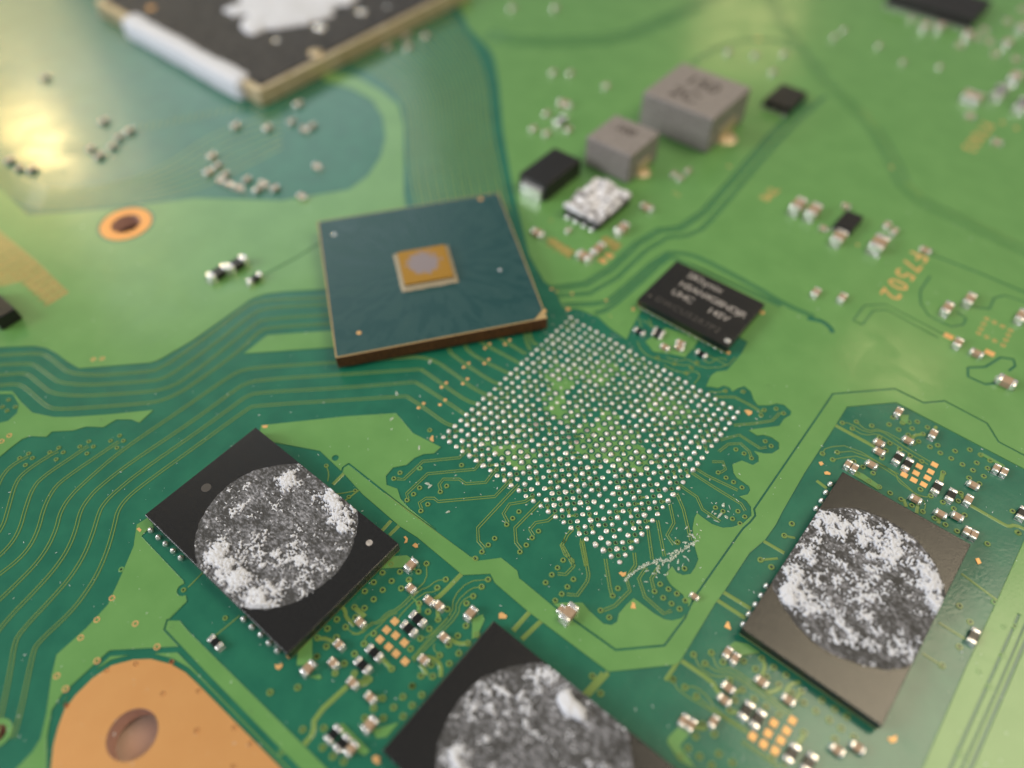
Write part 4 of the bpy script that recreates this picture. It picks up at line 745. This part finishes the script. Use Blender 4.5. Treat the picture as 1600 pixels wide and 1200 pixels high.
cluster('on dark strip below the left flash chip', C([(337, 1004)], 'x', 1.05, .5, .34, 'res'))
cluster('below the small lettered memory chip', C(crop(960, 400, 5, [(195, 590), (335, 618), (350, 588), (680, 765)]), 'x', .95, .48, .34, 'res') + C(crop(960, 400, 5, [(395, 712), (518, 680), (508, 715)]), 'x', .8, .45, .36))
cluster('in the dark patch above the right flash chip', C(cD([(615, 578), (690, 628), (920, 808), (1030, 868)]), 'y', 1.12, .56, .34, 'res') + C(cD([(620, 218), (890, 392), (1165, 905)]), 'y', .85, .5, .38) + C(cD([(695, 440), (470, 460), (470, 528), (410, 630), (1205, 790), (755, 900), (950, 1015), (1080, 1035)]), 'x', .78, .46, .36)
        + C(cD([(225, 628), (275, 658), (1385, 660), (1445, 688), (1155, 1150), (1210, 1180)]), 'y', .72, .44, .36))
cluster('at the right edge beside the right flash chip', C([(1597, 802), (1521, 994)], 'y', 1.1, .55, .36, 'res'))
cluster('in the dark patch below the right flash chip', C(cC([(730, 752), (820, 818), (1085, 1085), (1220, 1160)]), 'y', 1.15, .58, .36, 'res') + C(cC([(585, 298), (642, 345), (240, 828), (300, 865), (475, 837)]), 'y', .74, .44, .36) + C(cC([(850, 525), (590, 572), (560, 668), (1060, 668), (1440, 1060), (1600, 1040)]), 'x', .78, .46, .36))
cluster('on the green band below the pad array', C([(889, 958)], 'y', 1.25, .72, .62) + C([(877, 952)], 'y', .62, .36, .32) + C([(1085, 932)], 'x', .6, .34, .3))
cluster('near the empty ring of gold vias', C([(1480, 482), (1515, 468), (1596, 494)], 'y', 1.45, .72, .62) + C([(1497, 536)], 'y', 1.0, .62, .5) + C([(1526, 552)], 'x', 1.0, .56, .45) + C([(1573, 596)], 'x', 1.35, .8, .6))
cluster('around the F7502 lettering', C([(1247, 321), (1271, 330)], 'y', 1.9, 1.0, .9) + C([(1311, 371)], 'y', 1.7, 1.0, .8) + C([(1373, 381)], 'y', 2.0, 1.25, .95) + C([(1386, 352), (1397, 362)], 'y', .9, .55, .45) + C([(1446, 391)], 'x', 1.0, .55, .42) + C([(1275, 457), (1316, 465)], 'y', .95, .62, .48) + C([(1287, 357), (1322, 322)], 'x', .8, .45, .4))
cluster('near the many-pinned chip at the top right', C([(1303, 58), (1318, 47), (1373, 71), (1411, 97), (1468, 104), (1423, 30)], 'y', .8, .45, .4) + C([(1445, 41), (1469, 41), (1512, 54), (1574, 67), (1596, 43)], 'y', 1.5, .8, .7) + C([(1525, 58), (1546, 64), (1575, 33), (1598, 14)], 'x', .9, .5, .45) + C([(1500, 70), (1556, 84), (1588, 92), (1538, 46)], 'x', .9, .5, .45))
cluster('beside the F7003 lettering at right edge', C([(1512, 149), (1526, 154)], 'y', 1.7, .9, .8) + C([(1516, 181), (1558, 222)], 'x', 1.0, .55, .45) + C([(1586, 121)], 'y', 1.8, 1.1, .9) + C([(1562, 144)], 'y', 2.4, 1.2, .8, 'res') + C([(1597, 164)], 'y', 2.4, 1.2, .8, 'res'))
cluster('around the two grey inductors', C([(864, 113), (891, 114), (947, 134), (854, 177), (833, 201), (854, 208), (888, 202), (1138, 81), (1180, 86), (1225, 84), (1208, 112)], 'y', .85, .5, .42) + C([(882, 162)], 'x', 1.6, .7, .6) + C([(1053, 272), (1063, 278), (1075, 267)], 'y', .75, .45, .4) + C([(1011, 324)], 'x', 1.3, .6, .5) + C([(972, 357)], 'y', 1.5, .8, .7) + C([(876, 189)], 'y', 1.5, .9, .7, 'res'))
cluster('by the gold via strips below the paste-covered chip', C([(840, 364)], 'x', 1.25, .7, .5) + C([(913, 400)], 'x', 1.4, .8, .6) + C([(934, 389)], 'y', 1.7, .7, .6) + C([(888, 360)], 'y', .6, .4, .35))
cluster('in the trio left of the loose teal chip', C([(341, 426)], 'y', 2.0, .9, .8, 'res') + C([(370, 412)], 'y', 2.0, .9, .8, 'res') + C([(398, 435)], 'y', 1.5, .55, .6, 'res'))
TL = C([(331, 243), (326, 268), (368, 196), (418, 199), (466, 162), (202, 204), (155, 243), (162, 189), (15, 250), (50, 264), (71, 121)], 'y', 1.0, .6, .45) + C([(375, 294), (412, 287), (496, 260), (472, 307), (476, 202), (345, 282), (360, 288)], 'x', 1.0, .6, .45) + C([(340, 258), (352, 272), (386, 280), (402, 296), (430, 294), (455, 190), (488, 196), (186, 214), (176, 228), (142, 232), (30, 262)], 'y', .8, .5, .45)
cluster('in the blurred area near the yellow glare', [q for q in TL if q[1][0] < 250])
cluster('between the processor and the three black resistors', [q for q in TL if q[1][0] >= 250])
cluster('along the right side of the processor', C([(606, 74), (638, 73), (635, 57), (665, 56), (800, 12), (867, 12)], 'y', 1.0, .6, .45))

# ------------------------------------------------------------------ left-over flux and dust
m = MT['flux'] = mat('clear_flux', (.75, .85, .7), .12, coat=1.0, coat_rough=.05); bsdf(m).inputs['Transmission Weight'].default_value = .5; bsdf(m).inputs['IOR'].default_value = 1.5; bump(m, 5, .1, .7)
RV.clear(); RF.clear()
def blob(p, l, w, h, an):
    i0 = len(RV); n, r = 10, 3; c, s = math.cos(an), math.sin(an)
    for i in range(r):
        a = math.pi / 2 * i / r
        for k in range(n):
            t = 2 * math.pi * k / n; q = 1 + .18 * math.sin(2 * t + p[0] * 9) + .12 * math.sin(3 * t + p[1] * 7); x = l * math.cos(a) * math.cos(t) * q; y = w * math.cos(a) * math.sin(t) * q
            RV.append((p[0] + x * c - y * s, p[1] + x * s + y * c, h * math.sin(a) + .01))
    RV.append((p[0], p[1], h + .01))
    for i in range(r - 1):
        for k in range(n): RF.append((i0 + i * n + k, i0 + i * n + (k + 1) % n, i0 + (i + 1) * n + (k + 1) % n, i0 + (i + 1) * n + k))
    for k in range(n): RF.append((i0 + (r - 1) * n + k, i0 + (r - 1) * n + (k + 1) % n, len(RV) - 1))
arc = smooth([xy(*p) for p in c8([(660, 280), (740, 210), (820, 165), (900, 150), (960, 150), (1010, 95), (1080, 60), (1130, 20)])], 2)
for a, b in zip(arc, arc[1:]):
    an = math.atan2(b[1] - a[1], b[0] - a[0]); 
    for q in range(4): blob((a[0] + (b[0] - a[0]) * random.random() + random.gauss(0, .05), a[1] + (b[1] - a[1]) * random.random() + random.gauss(0, .05)), random.uniform(.06, .16), random.uniform(.03, .06), random.uniform(.03, .06), an + random.gauss(0, .5))
for k in range(60):
    t = random.random(); p = xy(1010 + 130 * t + random.gauss(0, 10), 905 - 110 * t + random.gauss(0, 10)); blob(p, random.uniform(.05, .2), random.uniform(.03, .08), random.uniform(.03, .09), random.uniform(0, 3))
for k in range(110):
    a = random.uniform(-2, 27); b = random.choice((random.uniform(-2, 0), random.uniform(24, 28)))
    if random.random() < .5: a, b = b, a
    p = pad(a, b); blob(p, random.uniform(.03, .11), random.uniform(.02, .06), random.uniform(.02, .05), random.uniform(0, 3))
for q in [(620, 615), (612, 655), (672, 565), (700, 800), (668, 756), (672, 760), (655, 700), (1130, 790), (1125, 805), (1135, 808)]: blob(xy(*q), random.uniform(.15, .3), .1, .06, random.uniform(0, 3))
tag(new('flux_residue', pydata('flux_residue', list(RV), list(RF), ['flux'], None, True)), 'clear crusty flux residue scattered round the bare pad array', None, None, 'stuff')
RV.clear(); RF.clear()
for k in range(900):
    p = xy(random.uniform(-20, 1620), random.uniform(300, 1220)); r = random.uniform(.008, .024); i = len(RV); an = random.uniform(0, 6.28); l = r * random.choice((1, 1, 1.6, 4)); c, s = math.cos(an), math.sin(an)
    for x, y, z in ((-l, -r, .046), (l, -r, .046), (l * .8, r, .046), (-l * .7, r, .046), (0, 0, .046 + r * 1.2)): RV.append((p[0] + x * c - y * s, p[1] + x * s + y * c, z))
    RF += [(i, i + 1, i + 4), (i + 1, i + 2, i + 4), (i + 2, i + 3, i + 4), (i + 3, i, i + 4)]
tag(new('dust', pydata('dust', list(RV), list(RF), ['dust'])), 'fine pale dust specks sprinkled over the circuit board', None, None, 'stuff')
print('objects', len(bpy.data.objects), 'vias', COUNT, len(REST['via']))
